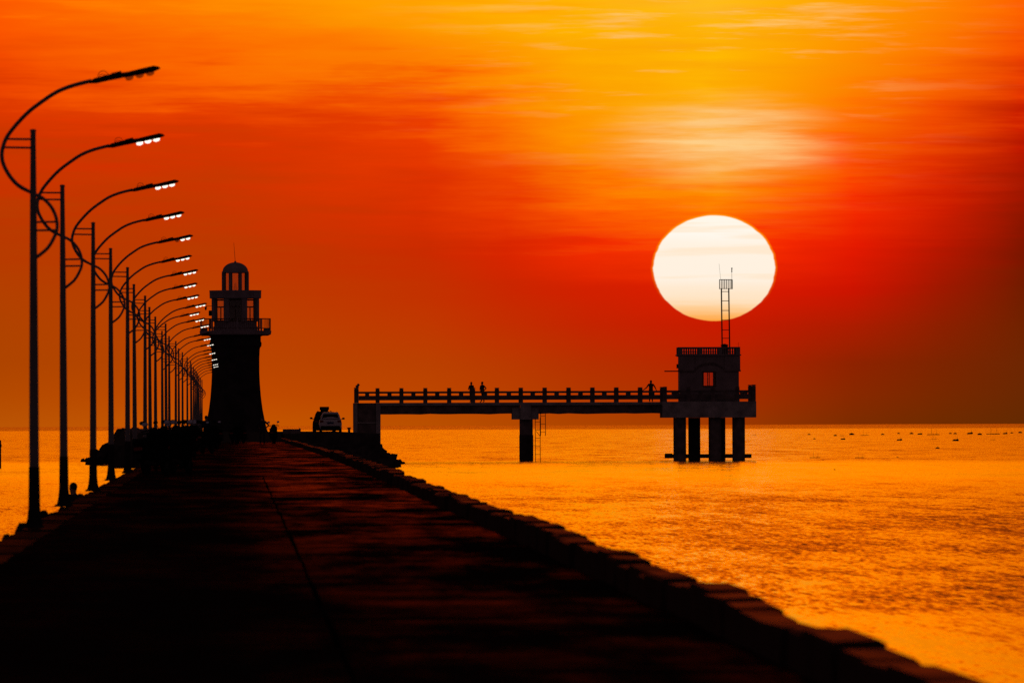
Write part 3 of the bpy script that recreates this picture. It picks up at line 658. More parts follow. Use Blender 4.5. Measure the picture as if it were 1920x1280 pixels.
for yy, off in ((BY+.16,0.),(BY+BW-.16,.03)):
    for x in pxs: link('railing_post', post_me, fb, Vector((bx(x)+off,yy,DZ))-FBO)
    for a, b in zip(pxs, pxs[1:]): bay(fb, FBO, bx(a)+off, bx(b)+off, yy, DZ)
    bay(fb, FBO, bx(668.5)+off+.02, bx(708)+off, yy, DZ)
    e = link('railing_post', post_me, fb, Vector((bx(668.3)+off,yy,DZ))-FBO); e.scale = (1.15,1.1,1.04)
    if off == 0.:
        sub(MB().ball((.06,0,1.29),(.13,.12,.12),10,7).ball((.13,0,1.42),(.085,.09,.10),10,7).ball((.20,0,1.40),(.05,.05,.05),8,5),'finial',MT['concrete_dark'],e,True)

# ladders hanging beside the pier
def ladder(name, x0, x1, z0, z1, yy, n, label):
    L = empty(name, (x0, yy, z0)); w = x1-x0
    for x in (0, w): MB().tube([(x,0,0),(x,0,z1-z0)],.025,6).obj('stile', MT['iron'], L)
    for i in range(n): MB().tube([(0,0,(z1-z0)*(i+.5)/n),(w,0,(z1-z0)*(i+.5)/n)],.018,6).obj('rung', MT['iron'], L)
    tag(L, label, 'ladder', 'ladders beside the footbridge pier'); return L
ladder('ladder', bx(1013.5), bx(1022.5), bz(817), bz(772), BY+.05, 3, 'short upper iron ladder hanging under the footbridge right of the pier')
L2 = ladder('ladder', bx(1003.5), bx(1012.6), SEA-.5, bz(783), BY+.02, 6, 'long lower iron ladder reaching the water beside the footbridge pier')
MB().tube([(bx(1005)-bx(1003.5),0,bz(808)-SEA+.5),(bx(1013)-bx(1003.5),0,bz(818)-SEA+.5)],.02,6).tube([(0,.05,bz(835)-SEA+.5),(-.25,.3,bz(835)-SEA+.5)],.02,6).obj('stay', MT['iron'], L2)

# ------------------------------------------------------------------ platform, sea house and mast
PY = 1067.6
def px_(x): return at(x, 760, PY).x
def pz(py): return at(1330, py, PY).z
PO = Vector((px_(1330), PY, SEA)); pf = empty('sea_platform', PO); tag(pf, 'thick concrete platform on columns standing in the sea', 'platform')
PT = pz(752.5)
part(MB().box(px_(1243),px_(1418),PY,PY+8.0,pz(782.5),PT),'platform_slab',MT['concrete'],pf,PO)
def column(xa, xb, yy, mat):
    c = MB().lathe([((px_(xb)-px_(xa))/2,SEA-2),((px_(xb)-px_(xa))/2,pz(782.6))],28,((px_(xa)+px_(xb))/2,yy)); part(c,'column',mat,pf,PO,True)
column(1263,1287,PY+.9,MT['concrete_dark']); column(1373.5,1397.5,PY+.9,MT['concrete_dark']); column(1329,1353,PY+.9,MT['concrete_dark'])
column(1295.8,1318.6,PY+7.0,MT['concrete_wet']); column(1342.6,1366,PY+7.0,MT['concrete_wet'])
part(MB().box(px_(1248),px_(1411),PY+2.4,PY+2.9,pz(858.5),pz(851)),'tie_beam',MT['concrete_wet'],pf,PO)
part(MB().box(px_(1248.5),px_(1262),PY+2.3,PY+3.0,pz(851),pz(849.5)),'tie_beam_end',MT['concrete_wet'],pf,PO)
PX = [1247,1291,1337,1383,1413.5]
for yy in (PY+.2, PY+7.8):
    for x in PX: e = link('railing_post', post_me, pf, Vector((px_(x),yy,PT))-PO); e.scale = (1,1,1.14 if x in (1413.5,) else 1.02)
    for a, b in zip(PX, PX[1:]): bay(pf, PO, px_(a), px_(b), yy, PT)
# the little house
HY0, HY1 = PY+1.6, PY+5.6
def hx(x): return at(x, 700, HY0).x
def hz(py): return at(1330, py, HY0).z
HO = Vector((hx(1330), HY0, PT)); hs = empty('sea_house', HO); tag(hs, 'small flat-roofed house with balustrade and one window on the sea platform', 'house')
wx0, wx1, wz0, wz1 = hx(1319.5), hx(1340), hz(722.5), hz(698)
X0, X1, T = hx(1274.5), hx(1385.5), .25
ZT = hz(668)
for yy0, yy1 in ((HY0, HY0+T), (HY1-T, HY1)):
    part(MB().box(X0,wx0,yy0,yy1,PT,ZT).box(wx1,X1,yy0,yy1,PT,ZT).box(wx0,wx1,yy0,yy1,PT,wz0).box(wx0,wx1,yy0,yy1,wz1,ZT),'wall',MT['plaster'],hs,HO)
    w = part(MB().box(wx0-.1,wx0,yy0-.04,yy1+.04,wz0-.1,wz1+.1).box(wx1,wx1+.1,yy0-.04,yy1+.04,wz0-.1,wz1+.1).box(wx0,wx1,yy0-.04,yy1+.04,wz1,wz1+.1).box(wx0,wx1,yy0-.04,yy1+.04,wz0-.1,wz0),'window_frame',MT['iron'],hs,HO)
    c = (wx0+wx1)/2
    sub(MB().box(c-.03,c+.03,yy0+.06,yy0+.12,wz0,wz1),'mullion',MT['iron'],w)
    for a, b in ((wx0,c-.031),(c+.031,wx1)): sub(MB().box(a,b,yy0+.08,yy0+.095,wz0,wz1),'pane',MT['redglass'],w)
for a, b in ((X0,X0+T),(X1-T,X1)): part(MB().box(a,b,HY0+T+.002,HY1-T-.002,PT,ZT),'wall',MT['plaster'],hs,HO)
part(MB().box(hx(1271.5),hx(1388),HY0-.06,HY1+.06,ZT+.001,hz(664.8)),'roof_slab',MT['plaster'],hs,HO)
part(MB().box(hx(1269.5),hx(1389.8),HY0-.14,HY1+.14,hz(666.6),hz(664.3)),'cornice',MT['plaster'],hs,HO)
for a, b in ((1272,1302.5),(1358.5,1388)): part(MB().box(hx(a),hx(b),HY0-.08,HY0-.002,hz(695.5),hz(668.2)),'wall_band',MT['plaster'],hs,HO)
arch = []
for i in range(13):
    t = i/12; arch.append((hx(1302.5+56*t), hz(693.5 - 11.5*math.sin(math.pi*t)**.8)))
arch2 = [(x, z+.13) for x, z in arch][::-1]
part(MB().prism_xz(arch+arch2,HY0-.13,HY0-.003),'arch_moulding',MT['concrete_dark'],hs,HO)
for a, b in ((1271,1303),(1358,1389)): part(MB().box(hx(a),hx(b),HY0-.12,HY0-.081,hz(696.5),hz(693.5)),'string_course',MT['concrete_dark'],hs,HO)
# roof balustrade, all four sides
bal_prof = [(.075,0),(.075,.05),(.04,.08),(.065,.22),(.035,.40),(.065,.46),(.065,.50)]
bal_me = MB().lathe(bal_prof,8).mesh('baluster', MT['plaster'], True)
zb = hz(664.2); RX0, RX1 = hx(1272), hx(1387.5)
hb = .50
for yy in (HY0+.02, HY1-.02):
    part(MB().box(RX0-.02,RX1+.02,yy-.11,yy+.11,zb+hb+.001,zb+hb+.10),'balustrade_rail',MT['plaster'],hs,HO)
    for a, b in ((1271.5,1280),(1310,1317.5),(1347.5,1354.5),(1379.5,1388)): part(MB().box(hx(a),hx(b),yy-.10,yy+.10,zb,zb+hb-.001),'balustrade_pier',MT['plaster'],hs,HO)
    for a, b, n in ((1280,1310,7),(1317.5,1347.5,7),(1354.5,1379.5,6)):
        for i in range(n): link('baluster', bal_me, hs, Vector((hx(a+(b-a)*(i+.5)/n),yy,zb))-HO)
for xx in (RX0+.1, RX1-.1):
    part(MB().box(xx-.11,xx+.11,HY0+.14,HY1-.14,zb+hb+.002,zb+hb+.098),'balustrade_rail',MT['plaster'],hs,HO)
    for i in range(14): link('baluster', bal_me, hs, Vector((xx,HY0+.25+i*(HY1-HY0-.5)/13,zb))-HO)
part(MB().box(hx(1246.5),X0-.002,HY0+1.0,HY0+1.12,hz(696.5),hz(694.3)),'sign_arm',MT['iron'],hs,HO)
part(MB().box(hx(1269.3),hx(1273.8),HY0+.9,HY0+1.2,hz(690),hz(682)),'wall_box',MT['iron'],hs,HO)
# mast on the roof with its basket and aerials
MY = HY0+2.0
def mx(x): return at(x, 600, MY).x
def mz(py): return at(1360, py, MY).z
mo = Vector((mx(1360), MY, zb)); ma = empty('antenna_mast', mo); tag(ma, 'thin ladder mast with a small barred basket against the sun', 'mast')
part(MB().tube([(mx(1354),MY,zb),(mx(1352.8),MY,mz(541))],.055,6).tube([(mx(1368),MY,zb),(mx(1366.6),MY,mz(541))],.055,6),'upright',MT['iron'],ma,mo)
for py in (546.5,564,582,600,618.5,634): part(MB().tube([(mx(1353.2),MY,mz(py)),(mx(1367.2),MY,mz(py))],.026,6),'rung',MT['iron'],ma,mo)
bk = part(MB().tube([(mx(1349),MY,mz(524.3)),(mx(1373),MY,mz(524.3))],.03,6).tube([(mx(1349),MY,mz(541)),(mx(1373),MY,mz(541))],.02,6),'basket',MT['iron'],ma,mo)
for i, x in enumerate((1349.4,1352.6,1355.8,1359,1362.2,1365.6,1369,1372.6)): sub(MB().tube([(mx(x),MY,mz(542)),(mx(x),MY,mz(524))],.032 if i < 7 else .06,6),'bar',MT['iron'],bk)
part(MB().tube([(mx(1351.5),MY,mz(524)),(mx(1348.6),MY,mz(494))],.009,5),'aerial',MT['iron'],ma,mo)
part(MB().tube([(mx(1372.6),MY,mz(524)),(mx(1372.4),MY,mz(510))],.014,5).tube([(mx(1372.4),MY,mz(510)),(mx(1372.5),MY,mz(506.5)),(mx(1372.6),MY,mz(502))],[.05,.03,.06],6),'wind_sensor',MT['iron'],ma,mo)
o = MB().lathe([(.26,0),(.26,.62),(.30,.63),(.30,.70),(.06,.78)],16).obj('roof_tank', MT['iron'], loc=(mx(1358.6),MY+.5,hz(664.2)), smooth=True); o.scale = (1.05,1.05,1.12); tag(o, 'small dark tank at the foot of the mast on the house roof', 'tank')
part(MB().tube([(mx(1384.5),MY,zb+.6),(mx(1384.2),MY,zb+.98)],.012,5),'stay_rod',MT['iron'],ma,mo)

# ------------------------------------------------------------------ cars
def make_car(name, paint, label, W=1.82, Hh=1.60, L=4.5):
    root = empty(name, (0,0,0)); hw = W/2
    def shell(st):    # stations along y: list of half-outlines (x,z) from bottom to top
        n = len(st[0][1]); mb = MB(); vs, fs = [], []
        for yv, pr in st: vs += [(x,yv,z) for x,z in pr] + [(-x,yv,z) for x,z in pr[::-1]]
        m = 2*n
        for i in range(len(st)-1): fs += [(i*m+k, i*m+(k+1) % m, (i+1)*m+(k+1) % m, (i+1)*m+k) for k in range(m)]
        fs.append(list(range(m))); fs.append(list(range((len(st)-1)*m, len(st)*m))[::-1]); return mb.add(vs, fs)
    k = Hh/1.6
    low = lambda s, t: [(hw*s*.90,.30),(hw*s*.98,.45),(hw*s,.66),(hw*s*.97,.86),(hw*s*.93,t)]
    body = shell([(0.,low(.88,.92)),(.08,low(.95,.98)),(.35,low(1,1.0)),(2.2,low(1,.98)),(3.3,low(.99,.96)),(4.2,low(.93,.84)),(L,low(.8,.70))]).obj('body', paint, root, smooth=True)
    gh = lambda s, top: [(hw*.93*s,.95),(hw*.86*s,1.15*k),(hw*.76*s,1.42*k if top > 1.45*k else top-.06),(hw*.66*s,top),(.2,top+.015)]
    shell([(.10,gh(1,1.10*k)),(.30,gh(1,1.38*k)),(.55,gh(1,Hh)),(1.6,gh(1,Hh+.02)),(2.5,gh(1,Hh-.03)),(3.25,gh(.98,1.02*k))]).obj('cabin', paint, root, smooth=True)
    rw = MB().add([(-hw*.74,.115,1.06*k),(hw*.74,.115,1.06*k),(hw*.62,.36,1.47*k),(-hw*.62,.36,1.47*k),(-hw*.74,.20,1.06*k),(hw*.74,.20,1.06*k),(hw*.62,.46,1.47*k),(-hw*.62,.46,1.47*k)],[(0,1,2,3),(7,6,5,4),(0,4,5,1),(1,5,6,2),(2,6,7,3),(3,7,4,0)])
    for v in range(4): rw.v[v] = (rw.v[v][0], rw.v[v][1]-.035, rw.v[v][2])
    rw.obj('rear_window', MT['carglass'], root)
    for s in (-1, 1):
        MB().add([(s*hw*.875,.75,1.05*k),(s*hw*.875,2.6,1.05*k),(s*hw*.79,2.1,1.40*k),(s*hw*.79,.85,1.40*k),(s*hw*.80,.75,1.05*k),(s*hw*.80,2.6,1.05*k),(s*hw*.72,2.1,1.40*k),(s*hw*.72,.85,1.40*k)],[(0,1,2,3),(7,6,5,4),(0,4,5,1),(1,5,6,2),(2,6,7,3),(3,7,4,0)]).obj('side_window', MT['carglass'], root)
        m = MB().ball((s*(hw+.12),2.35,1.10*k),(.12,.07,.085),10,6).tube([(s*(hw-.08),2.4,1.02*k),(s*(hw+.08),2.37,1.08*k)],.025,6).obj('wing_mirror', MT['cardark'], root, smooth=True)
        MB().box(min(s*hw*.62,s*hw*.93),max(s*hw*.62,s*hw*.93),-.03,.22,.80,.965,bev=.04).obj('tail_light', MT['red'], root)
        for yv in (.85, 3.55):
            w = empty_mesh_wheel(root, (s*(hw-.13), yv, .33))
    MB().box(-.26,.26,-.035,.02,.68,.83).obj('number_plate', MT['plate'], root)
    MB().box(-hw*.86,hw*.86,-.06,.20,.14,.52,bev=.06).obj('rear_bumper', MT['cardark'], root)
    MB().box(-hw*.84,hw*.84,.22,L-.3,.13,.34).obj('underbody', MT['cardark'], root)
    for s in (-1,1): MB().tube([(s*hw*.56,.75,Hh+.0),(s*hw*.56,.8,Hh+.06),(s*hw*.56,2.2,Hh+.06),(s*hw*.56,2.3,Hh-.02)],.018,6).obj('roof_rail', MT['cardark'], root)
    return root
_wheel = {}
def empty_mesh_wheel(root, loc):
    if not _wheel:
        def ringm(prof, nm, mt):
            mb = MB().lathe(prof, 20); mb.v = [(z, x, yv) for x, yv, z in mb.v]; return mb.mesh(nm, mt, True)
        _wheel['t'] = ringm([(.20,-.10),(.29,-.11),(.33,-.07),(.33,.07),(.29,.11),(.20,.10)],'tyre',MT['rubber']); _wheel['r'] = ringm([(.05,-.09),(.199,-.085),(.199,.085),(.05,.09)],'rim',MT['steel'])
    w = link('tyre', _wheel['t'], root, loc); link('rim', _wheel['r'], w); return w
c1 = make_car('parked_car', MT['carwhite'], '')
p = at(619.5, 800, 1050); c1.location = (p.x, 1050, QZ); c1.rotation_euler.z = -.012
tag(c1, 'white sport utility car seen from behind on the quay', 'car', 'cars parked on the quay')
c2 = make_car('parked_car', MT['cardark'], '', 1.84, 1.66)
p = at(612, 800, 1058); c2.location = (p.x-.12, 1058, QZ); c2.rotation_euler.z = .02
tag(c2, 'dark car parked ahead of the white car, carrying a roof box', 'car', 'cars parked on the quay')
MB().prism_yz([(.9,1.80),(2.1,1.80),(2.2,1.90),(2.0,2.06),(1.0,2.06),(.85,1.95)],-.36,.36).box(-.30,.30,1.0,2.0,1.66,1.80).obj('roof_box', MT['cardark'], c2)

# ------------------------------------------------------------------ scooters
def make_scooter():
    root = empty('motor_scooter', (0,0,0))
    def wheel(yv):
        mb = MB().lathe([(.15,-.045),(.21,-.05),(.245,-.02),(.245,.02),(.21,.05),(.15,.045)],18); mb.v = [(z,x+yv,q+.245) for x,q,z in mb.v]; w = mb.obj('tyre', MT['rubber'], root, smooth=True)
        mb = MB().lathe([(.03,-.05),(.149,-.04),(.149,.04),(.03,.05)],14); mb.v = [(z,x+yv,q+.245) for x,q,z in mb.v]; mb.obj('rim', MT['steel_dark'], w, smooth=True)
    wheel(.25); wheel(1.50)
    def slab(pr, w, nm, mt, par):
        mb = MB(); n = len(pr); vs, fs = [], []
        for x, s in ((-w,.86),(-w*.7,1.),(w*.7,1.),(w,.86)):
            cy = sum(a for a,_ in pr)/n; cz = sum(b for _,b in pr)/n
            vs += [(x, cy+(a-cy)*s, cz+(b-cz)*s) for a,b in pr]
        for i in range(3): fs += [(i*n+k, i*n+(k+1) % n, (i+1)*n+(k+1) % n, (i+1)*n+k) for k in range(n)]
        fs.append(list(range(n))); fs.append(list(range(3*n,4*n))[::-1])
        return mb.add(vs,fs).obj(nm, mt, par)
    body = slab([(-.12,.62),(-.05,.42),(.35,.28),(.62,.30),(.66,.62),(.55,.70),(.1,.74)],.17,'body',MT['shell'],root)
    slab([(-.08,.72),(.2,.76),(.66,.72),(.70,.78),(.35,.84),(.1,.88),(-.1,.82)],.15,'seat',MT['shell'],root)
    slab([(.6,.24),(1.14,.24),(1.14,.30),(.6,.32)],.17,'footboard',MT['shell'],root)
    slab([(1.10,.25),(1.22,.30),(1.34,.70),(1.36,.92),(1.27,1.0),(1.22,.95),(1.20,.70)],.20,'leg_shield',MT['shell'],root)
    slab([(1.25,.44),(1.5,.50),(1.74,.42),(1.70,.36),(1.5,.42),(1.3,.36)],.07,'front_fender',MT['shell'],root)
    slab([(-.24,.40),(-.1,.56),(.1,.56),(.1,.50),(-.14,.48)],.09,'rear_fender',MT['shell'],root)
    MB().tube([(0,1.5,.25),(0,1.30,.95)],.035,8).obj('fork', MT['steel_dark'], root)
    hb_ = MB().tube([(-.34,1.10,1.02),(-.15,1.22,1.04),(.15,1.22,1.04),(.34,1.10,1.02)],.02,8).ball((0,1.25,1.03),(.13,.10,.09),10,6).obj('handlebar', MT['black'], root, smooth=True)
    for s in (-1, 1):
        MB().tube([(s*.20,1.18,1.05),(s*.24,1.16,1.15),(s*.27,1.16,1.20)],.009,6).obj('mirror_stalk', MT['black'], hb_)
        m = MB().ball((s*.29,1.16,1.24),(.085,.03,.055),12,6).obj('mirror', MT['black'], hb_, smooth=True)
        MB().ball((s*.29,1.135,1.24),(.075,.012,.046),12,6).obj('mirror_glass', MT['mirror'], hb_, smooth=True)
    MB().box(-.10,.10,-.17,-.11,.60,.68,bev=.02).obj('tail_light', MT['red'], root)
    MB().box(-.09,.09,-.22,-.20,.40,.52).obj('licence_plate', MT['steel_dark'], root)
    MB().tube([(.17,-.15,.32),(.17,.45,.26)],.045,8).obj('exhaust', MT['steel_dark'], root, smooth=True)
    return root
sc0 = make_scooter()
skyless_glass = [MB().ball((q*.29,1.135,1.24),(.075,.012,.046),12,6).mesh('mirror_glass', MT['black']) for q in (-1, 1)]  # black-coloured copies for mirrors that show no painted sky reflection
spots = [(262,333),(318,344),(292,368),(338,384),(308,408),(352,428),(330,452),(366,478),(346,508),(376,545),(358,585),(388,640),(372,690),(394,735),(412,790),(434,826),(458,850)]
def ground(y): return zr(y) if y < 1000 else QZ
for i, (px, yy) in enumerate(spots):
    o = sc0 if i == 0 else copy_tree(sc0)
    x = (px-VPX)*yy/FPX; x = max(x, -2.3)
    q = random.Random(i+90)
    zz = zr(yy) if x > -2.5 else zr(yy)-.09
    o.location = (x, yy, zr(yy)+.008); o.rotation_euler = (0, q.uniform(-.12,.02), q.uniform(-.45,.35))
    o.scale = (1.06,1.06,1.08)
    if x < -2.3: o.location.x = -2.3
    hbar = [c for c in o.children if c.name.startswith('handlebar')][0]
    if i not in (0, 1, 3, 7, 11):
        for c in hbar.children:
            if c.name.startswith('mirror_glass'): c.data = skyless_glass[c.data.vertices[0].co.x > 0]
    tag(o, f'dark parked motor scooter below the lamps, {ORD[i]} nearest of the row', 'scooter', 'motor scooters parked along the left side of the breakwater')
o = copy_tree(sc0); p = at(510.5,830,850); o.location = (p.x, 842, ground(842)+.01); o.rotation_euler = (0,-.05,-.10); o.scale = (1.05,1.05,1.12)
tag(o, 'lone scooter seen from behind right of the lighthouse foot', 'scooter', 'motor scooter standing alone')

# ------------------------------------------------------------------ people
def person(loc, rz, joints, radii, edges, label, mats, head_c, height_cut, hat=None):
    """one continuous skinned body; clothes follow by height, hair as a child"""
    names = list(joints); me = bpy.data.meshes.new('person'); me.from_pydata([joints[n] for n in names], [(names.index(a), names.index(b)) for a, b in edges], [])
    o = bpy.data.objects.new('person', me); COL.objects.link(o)
    sk = o.modifiers.new('skin', 'SKIN'); sk.use_smooth_shade = True
    ly = me.skin_vertices[0] if me.skin_vertices else None
    for i, n in enumerate(names):
        r_ = radii[n]; ly.data[i].radius = (r_, r_) if not isinstance(r_, tuple) else r_; ly.data[i].use_root = (n == 'pelvis')
    sb = o.modifiers.new('sub', 'SUBSURF'); sb.levels = 1; sb.render_levels = 1
    dg = bpy.context.evaluated_depsgraph_get(); dg.update()
    m2 = bpy.data.meshes.new_from_object(o.evaluated_get(dg)); o.modifiers.clear(); o.data = m2; m2.name = 'person'
    m2.materials.clear()
    for m in mats: m2.materials.append(m)      # skin, top, trousers, shoes
    hands = [Vector(joints['hand_l']), Vector(joints['hand_r'])]; hd = Vector(head_c)
    pel = Vector(joints['pelvis'])
    legs = [(Vector(joints[a]), Vector(joints[b])) for a, b in (('hip_l','knee_l'),('knee_l','ankle_l'),('hip_r','knee_r'),('knee_r','ankle_r'))]
    feet = [Vector(joints['toe_l']), Vector(joints['toe_r']), Vector(joints['ankle_l']), Vector(joints['ankle_r'])]
    def segd(p, a, b):
        t = max(0, min(1, (p-a).dot(b-a)/max(1e-6,(b-a).length_squared))); return (p-a-(b-a)*t).length
    for pl in m2.polygons:
        c = pl.center
        if (c-hd).length < .17 or min((c-h).length for h in hands) < .11: k = 0
        elif min((c-f).length for f in feet) < .12: k = 3
        elif min(segd(c,a,b) for a,b in legs) < .14 and c.z < pel.z+.05 or (c-pel).length < .16: k = 2
        else: k = 1
        pl.material_index = k; pl.use_smooth = True
    h = MB().ball((0,-.012,.045),(.088,.105,.095),14,9).obj('hair', MT['hair'], o, head_c, smooth=True)
    if hat: MB().lathe([(.15,.06),(.155,.075),(.09,.085),(.085,.13),(.05,.16),(.0,.165)],16).obj('hat', hat, o, head_c, smooth=True)
    f = MB().ball((0,.098,-.01),(.016,.022,.024),8,5).obj('nose', mats[0], o, head_c, smooth=True)
    for s in (-1,1):
        MB().ball((s*.083,0,0),(.014,.025,.034),8,5).obj('ear', mats[0], o, head_c, smooth=True)
        MB().ball((s*.033,.083,.012),(.013,.010,.010),8,5).obj('eye', MT['black'], o, head_c, smooth=True)
    MB().ball((0,.085,-.055),(.026,.012,.008),8,5).obj('mouth', MT['red'], o, head_c, smooth=True)
    o.location = loc; o.rotation_euler.z = rz
    tag(o, label, 'person'); return o
EDG = [('pelvis','belly'),('belly','chest'),('chest','neck'),('neck','jaw'),('jaw','head'),('head','crown'),
       ('chest','sh_l'),('sh_l','el_l'),('el_l','wr_l'),('wr_l','hand_l'),('chest','sh_r'),('sh_r','el_r'),('el_r','wr_r'),('wr_r','hand_r'),
       ('pelvis','hip_l'),('hip_l','knee_l'),('knee_l','ankle_l'),('ankle_l','toe_l'),('pelvis','hip_r'),('hip_r','knee_r'),('knee_r','ankle_r'),('ankle_r','toe_r')]
RAD = dict(pelvis=(.15,.12),belly=(.145,.11),chest=(.165,.12),neck=.055,jaw=.075,head=.09,crown=.06,sh_l=.065,el_l=.047,wr_l=.033,hand_l=.035,sh_r=.065,el_r=.047,wr_r=.033,hand_r=.035,
           hip_l=.095,knee_l=.065,ankle_l=.045,toe_l=.035,hip_r=.095,knee_r=.065,ankle_r=.045,toe_r=.035)
def fingers(J, Rr, E, side, base, d):
    d = Vector(d).normalized(); a = d.cross(Vector((0,0,1))); a = a.normalized() if a.length > .2 else Vector((0,1,0)); b = d.cross(a)
    for k in range(4):
        o1 = Vector(base)+d*.045+a*(k-1.5)*.019; l = (.066,.078,.072,.056)[k]
        J[f'f{side}{k}a'] = o1; J[f'f{side}{k}b'] = o1+d*l*.6+b*.008; J[f'f{side}{k}c'] = o1+d*l+b*.028
        for q in 'abc': Rr[f'f{side}{k}{q}'] = .009
        E += [(f'hand_{side}', f'f{side}{k}a'),(f'f{side}{k}a',f'f{side}{k}b'),(f'f{side}{k}b',f'f{side}{k}c')]
    t = Vector(base)-d*.01+a*.035
    J[f't{side}a'] = t+d*.02; J[f't{side}b'] = t+d*.055+a*.012
    Rr[f't{side}a'] = Rr[f't{side}b'] = .011; E += [(f'hand_{side}',f't{side}a'),(f't{side}a',f't{side}b')]
def stand_joints(stride=.0, arms='down', lean=0.):
    J = dict(pelvis=(0,0,.92),belly=(0,.01+lean*.3,1.08),chest=(0,.02+lean*.7,1.30),neck=(0,.02+lean,1.46),jaw=(0,.035+lean*1.1,1.52),head=(0,.02+lean*1.15,1.60),crown=(0,.0+lean*1.2,1.67),
        sh_l=(-.19,.01+lean*.9,1.39),sh_r=(.19,.01+lean*.9,1.39),hip_l=(-.10,0,.86),hip_r=(.10,0,.86),
        knee_l=(-.11,.03+stride*.5,.47),knee_r=(.11,.03-stride*.45,.47),ankle_l=(-.11,stride,.075),ankle_r=(.11,-stride,.09),toe_l=(-.12,.17+stride,.035),toe_r=(.12,.16-stride,.04))
    if arms == 'down': J.update(el_l=(-.25,-.02,1.11),wr_l=(-.26,.05,.87),hand_l=(-.26,.07,.79),el_r=(.25,-.02,1.11),wr_r=(.26,.05,.87),hand_r=(.26,.07,.79))
    if arms == 'hips': J.update(el_l=(-.40,-.05,1.17),wr_l=(-.24,.08,1.0),hand_l=(-.17,.11,.98),el_r=(.40,-.05,1.17),wr_r=(.24,.08,1.0),hand_r=(.17,.11,.98))
    if arms == 'rail': J.update(el_l=(-.34,.05,1.14),wr_l=(-.42,.10,.96),hand_l=(-.44,.14,.92),el_r=(.34,.02,1.15),wr_r=(.54,.06,1.0),hand_r=(.60,.10,.95))
    if arms == 'front': J.update(el_l=(-.24,.08,1.12),wr_l=(-.13,.28,1.05),hand_l=(-.07,.32,1.05),el_r=(.24,.08,1.12),wr_r=(.13,.28,1.10),hand_r=(.07,.32,1.12))
    return J
def sit_joints():
    J = dict(pelvis=(0,0,.12),belly=(0,.03,.28),chest=(0,.07,.50),neck=(0,.10,.66),jaw=(0,.13,.72),head=(0,.12,.80),crown=(0,.10,.87),sh_l=(-.20,.08,.65),sh_r=(.20,.08,.65),
        hip_l=(-.10,.03,.10),hip_r=(.10,.03,.10),knee_l=(-.14,.42,.36),knee_r=(.14,.40,.38),ankle_l=(-.13,.62,.08),ankle_r=(.13,.60,.08),toe_l=(-.14,.78,.035),toe_r=(.14,.76,.035),
        el_l=(-.27,.22,.40),wr_l=(-.16,.42,.44),hand_l=(-.10,.46,.46),el_r=(.27,.20,.40),wr_r=(.16,.40,.44),hand_r=(.10,.45,.47))
    return J
def folk(loc, rz, J, label, mats, scale=1.0, hat=None):
    J = {k: Vector(v) for k, v in J.items()}; Rr = {k: (tuple(q*1.1 for q in v) if isinstance(v, tuple) else v*1.1) for k, v in RAD.items()}; E = list(EDG)
    for s in 'lr': fingers(J, Rr, E, s, J['hand_'+s], J['hand_'+s]-J['wr_'+s])
    o = person(loc, rz, J, Rr, E, label, mats, tuple(J['head']), 0, hat); o.scale = (scale,)*3; return o
SKN, CA, CB, CC, SH = MT['skin'], MT['cloth_a'], MT['cloth_b'], MT['cloth_c'], MT['black']
folk((bx(884.5),BY+.75,DZ), 2.6, stand_joints(.05,'front',.02), 'person standing upright behind a post, left of the two on the footbridge', [SKN,CA,CB,SH], .97)
folk((bx(905.5),BY+.95,DZ), 2.25, stand_joints(.26,'hips',.03), 'person in mid-stride with elbows out, right of the two on the footbridge', [SKN,CB,CA,SH], .98)
folk((bx(1221),BY+.62,DZ), math.pi, stand_joints(.03,'rail',.03), 'lone person with arms spread on the rail near the sea house', [SKN,CC,CA,SH], 1.02)
p = at(492,800,836); folk((p.x,836,ground(836)), .2, stand_joints(.04,'hips'), 'person in dark clothes standing at the right foot of the lighthouse', [SKN,CA,CA,SH], 1.02)
p = at(386,800,720); folk((-1.5,725,zr(725)), -.3, stand_joints(.05,'front'), 'person standing among the scooters just left of the lighthouse', [SKN,CB,CA,SH], 1.0)
# two people sitting on the ledge outside the left edge, only their heads above the roadway
for (px, py, yy, turn, lab) in ((143.5,904.5,300,.5,'person sitting outside the left edge beside the second lamp post, shoulders showing'), (82,956.5,246,-.2,'person sitting below the left edge beside the nearest lamp post, only the head showing')):
    p = at(px, py, yy); zs = p.z - .93
    lg = MB().box(-.55,.5,-.6,.9,SEA-1.2,zs,bev=.06).obj('ledge_stone', MT['rock'], loc=(p.x,yy,0)); 
    tag(lg, 'rough footing stone under the person beside the second lamp post' if yy == 300 else 'rough footing stone under the person beside the nearest lamp post', 'stone')
    folk((p.x-.02,yy-.1,zs), turn, sit_joints(), lab, [SKN,CA,CB,SH], 1.0)
# rocks breaking the water outside the edge by the nearest lamp
p = at(37,986,196)
o = boulder(None, (p.x,196,p.z-.45), 1.15); o.name = 'boulder'; o.scale = (.42,.5,1.05); o.rotation_euler = (0,.1,.4); tag(o, 'dark wave-washed rock behind the nearest lamp post', 'rock')
p = at(7,990,192); o = boulder(None, (p.x,192,p.z-.5), .6); o.scale = (.22,.3,1.0); o.rotation_euler = (0,0,1.1); tag(o, 'small dark rock at the left edge of the picture', 'rock')
# a marker post in the water at the left border
p = at(-1.5,850,930)
mp_ = empty('marker_post', (p.x,930,SEA)); tag(mp_, 'dark marker post standing in the sea at the left border', 'post')
MB().lathe([(.14,-1),(.14,1.85),(.11,1.95)],12).obj('shaft', MT['concrete_wet'], mp_, smooth=True); MB().lathe([(.17,1.45),(.18,1.5),(.18,1.62),(.17,1.66)],12).obj('collar', MT['iron'], mp_)

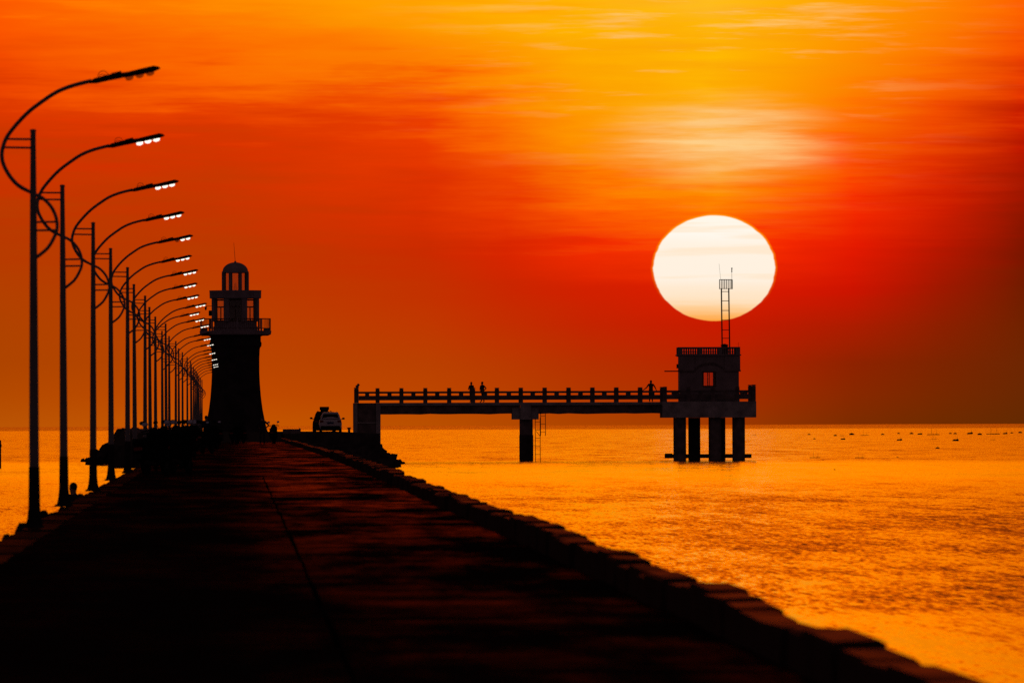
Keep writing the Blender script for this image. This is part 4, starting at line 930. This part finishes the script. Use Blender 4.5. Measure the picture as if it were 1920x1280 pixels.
# ------------------------------------------------------------------ floats far out on the right
def float_mesh(kind):
    mb = MB()
    if kind == 'buoy':
        mb.ball((0,0,.12),(.5,.5,.32),14,8).lathe([(.12,.40),(.10,.46),(.02,.48),(.015,.85)],8)
    elif kind == 'raft':
        for k in range(5): mb.ball((-1.0+k*.5,random.uniform(-.2,.2),.05),(.30,.5,random.uniform(.12,.24)),10,6)
        mb.box(-1.25,1.25,-.35,.35,.08,.17); mb.lathe([(.025,.1),(.02,1.9)],6,(-.4,0)); mb.lathe([(.025,.1),(.02,1.5)],6,(.7,0))
    else:
        mb.ball((0,0,.1),(.6,.55,.38),12,7).ball((.45,.1,.25),(.3,.3,.35),10,6).lathe([(.03,.4),(.02,1.3)],6,(.4,.1))
    return mb.mesh('fishing_float', MT['foam'], True)
FM = {k: float_mesh(k) for k in ('buoy','raft','lump')}
far = [(1414,816,'raft',9),(1517,815,'buoy',6),(1566,817,'buoy',7),(1578,817,'raft',9),(1597,815,'buoy',10),(1621,816,'raft',15),(1655,815,'buoy',7),(1685,813,'buoy',6),(1709,813.5,'buoy',8),(1724,814.5,'lump',9),(1750,815,'raft',24),(1782,813,'buoy',6),(1791,813.5,'buoy',7),(1818,813.5,'lump',11),(1837,815,'buoy',9),(1862,814,'raft',26),(1884,813.5,'lump',9),(1897,812,'buoy',6),(1913,811.5,'buoy',8)]
mid = [(1527,823,'buoy',5),(1580,824,'lump',9),(1686,825.5,'lump',10),(1751,823.5,'raft',11),(1791,826.5,'lump',12),(1862,824.5,'raft',10)]
near = [(1758,840.5,'buoy',8,'single dark float in front of the float rows at the right'),(1682,857.5,'lump',4,'tiny upright float low down between the rows'),(1528,858,'raft',20,'flat dark raft low in the water right of the sea platform'),(1612,858,'raft',18,'flat dark raft furthest right of the low pair'),(1565,880.5,'buoy',4,'tiniest float, nearest to the camera in open water')]
def put_float(px, py, kind, wpx, label, group):
    r_ = ray(px, py); d = (SEA - CAM_Z) * r_.y / r_.z; p = at(px, py, d)
    w = wpx*d/FPX; base = {'buoy':1.0,'raft':2.6,'lump':1.3}[kind]; s = w/base
    o = link('fishing_float', FM[kind], None, (p.x, d, SEA)); o.scale = (s, s, s*.75); tag(o, label, 'float', group)
for i, (px, py, k, w) in enumerate(far): put_float(px, py, k, w, f'small dark float, {ORD[i]} from the left in the farthest row', 'floats in the farthest row')
for i, (px, py, k, w) in enumerate(mid): put_float(px, py, k, w, f'small dark float, {ORD[i]} from the left in the second row', 'floats in the second row')
for (px, py, k, w, lab) in near: put_float(px, py, k, w, lab, 'scattered floats')
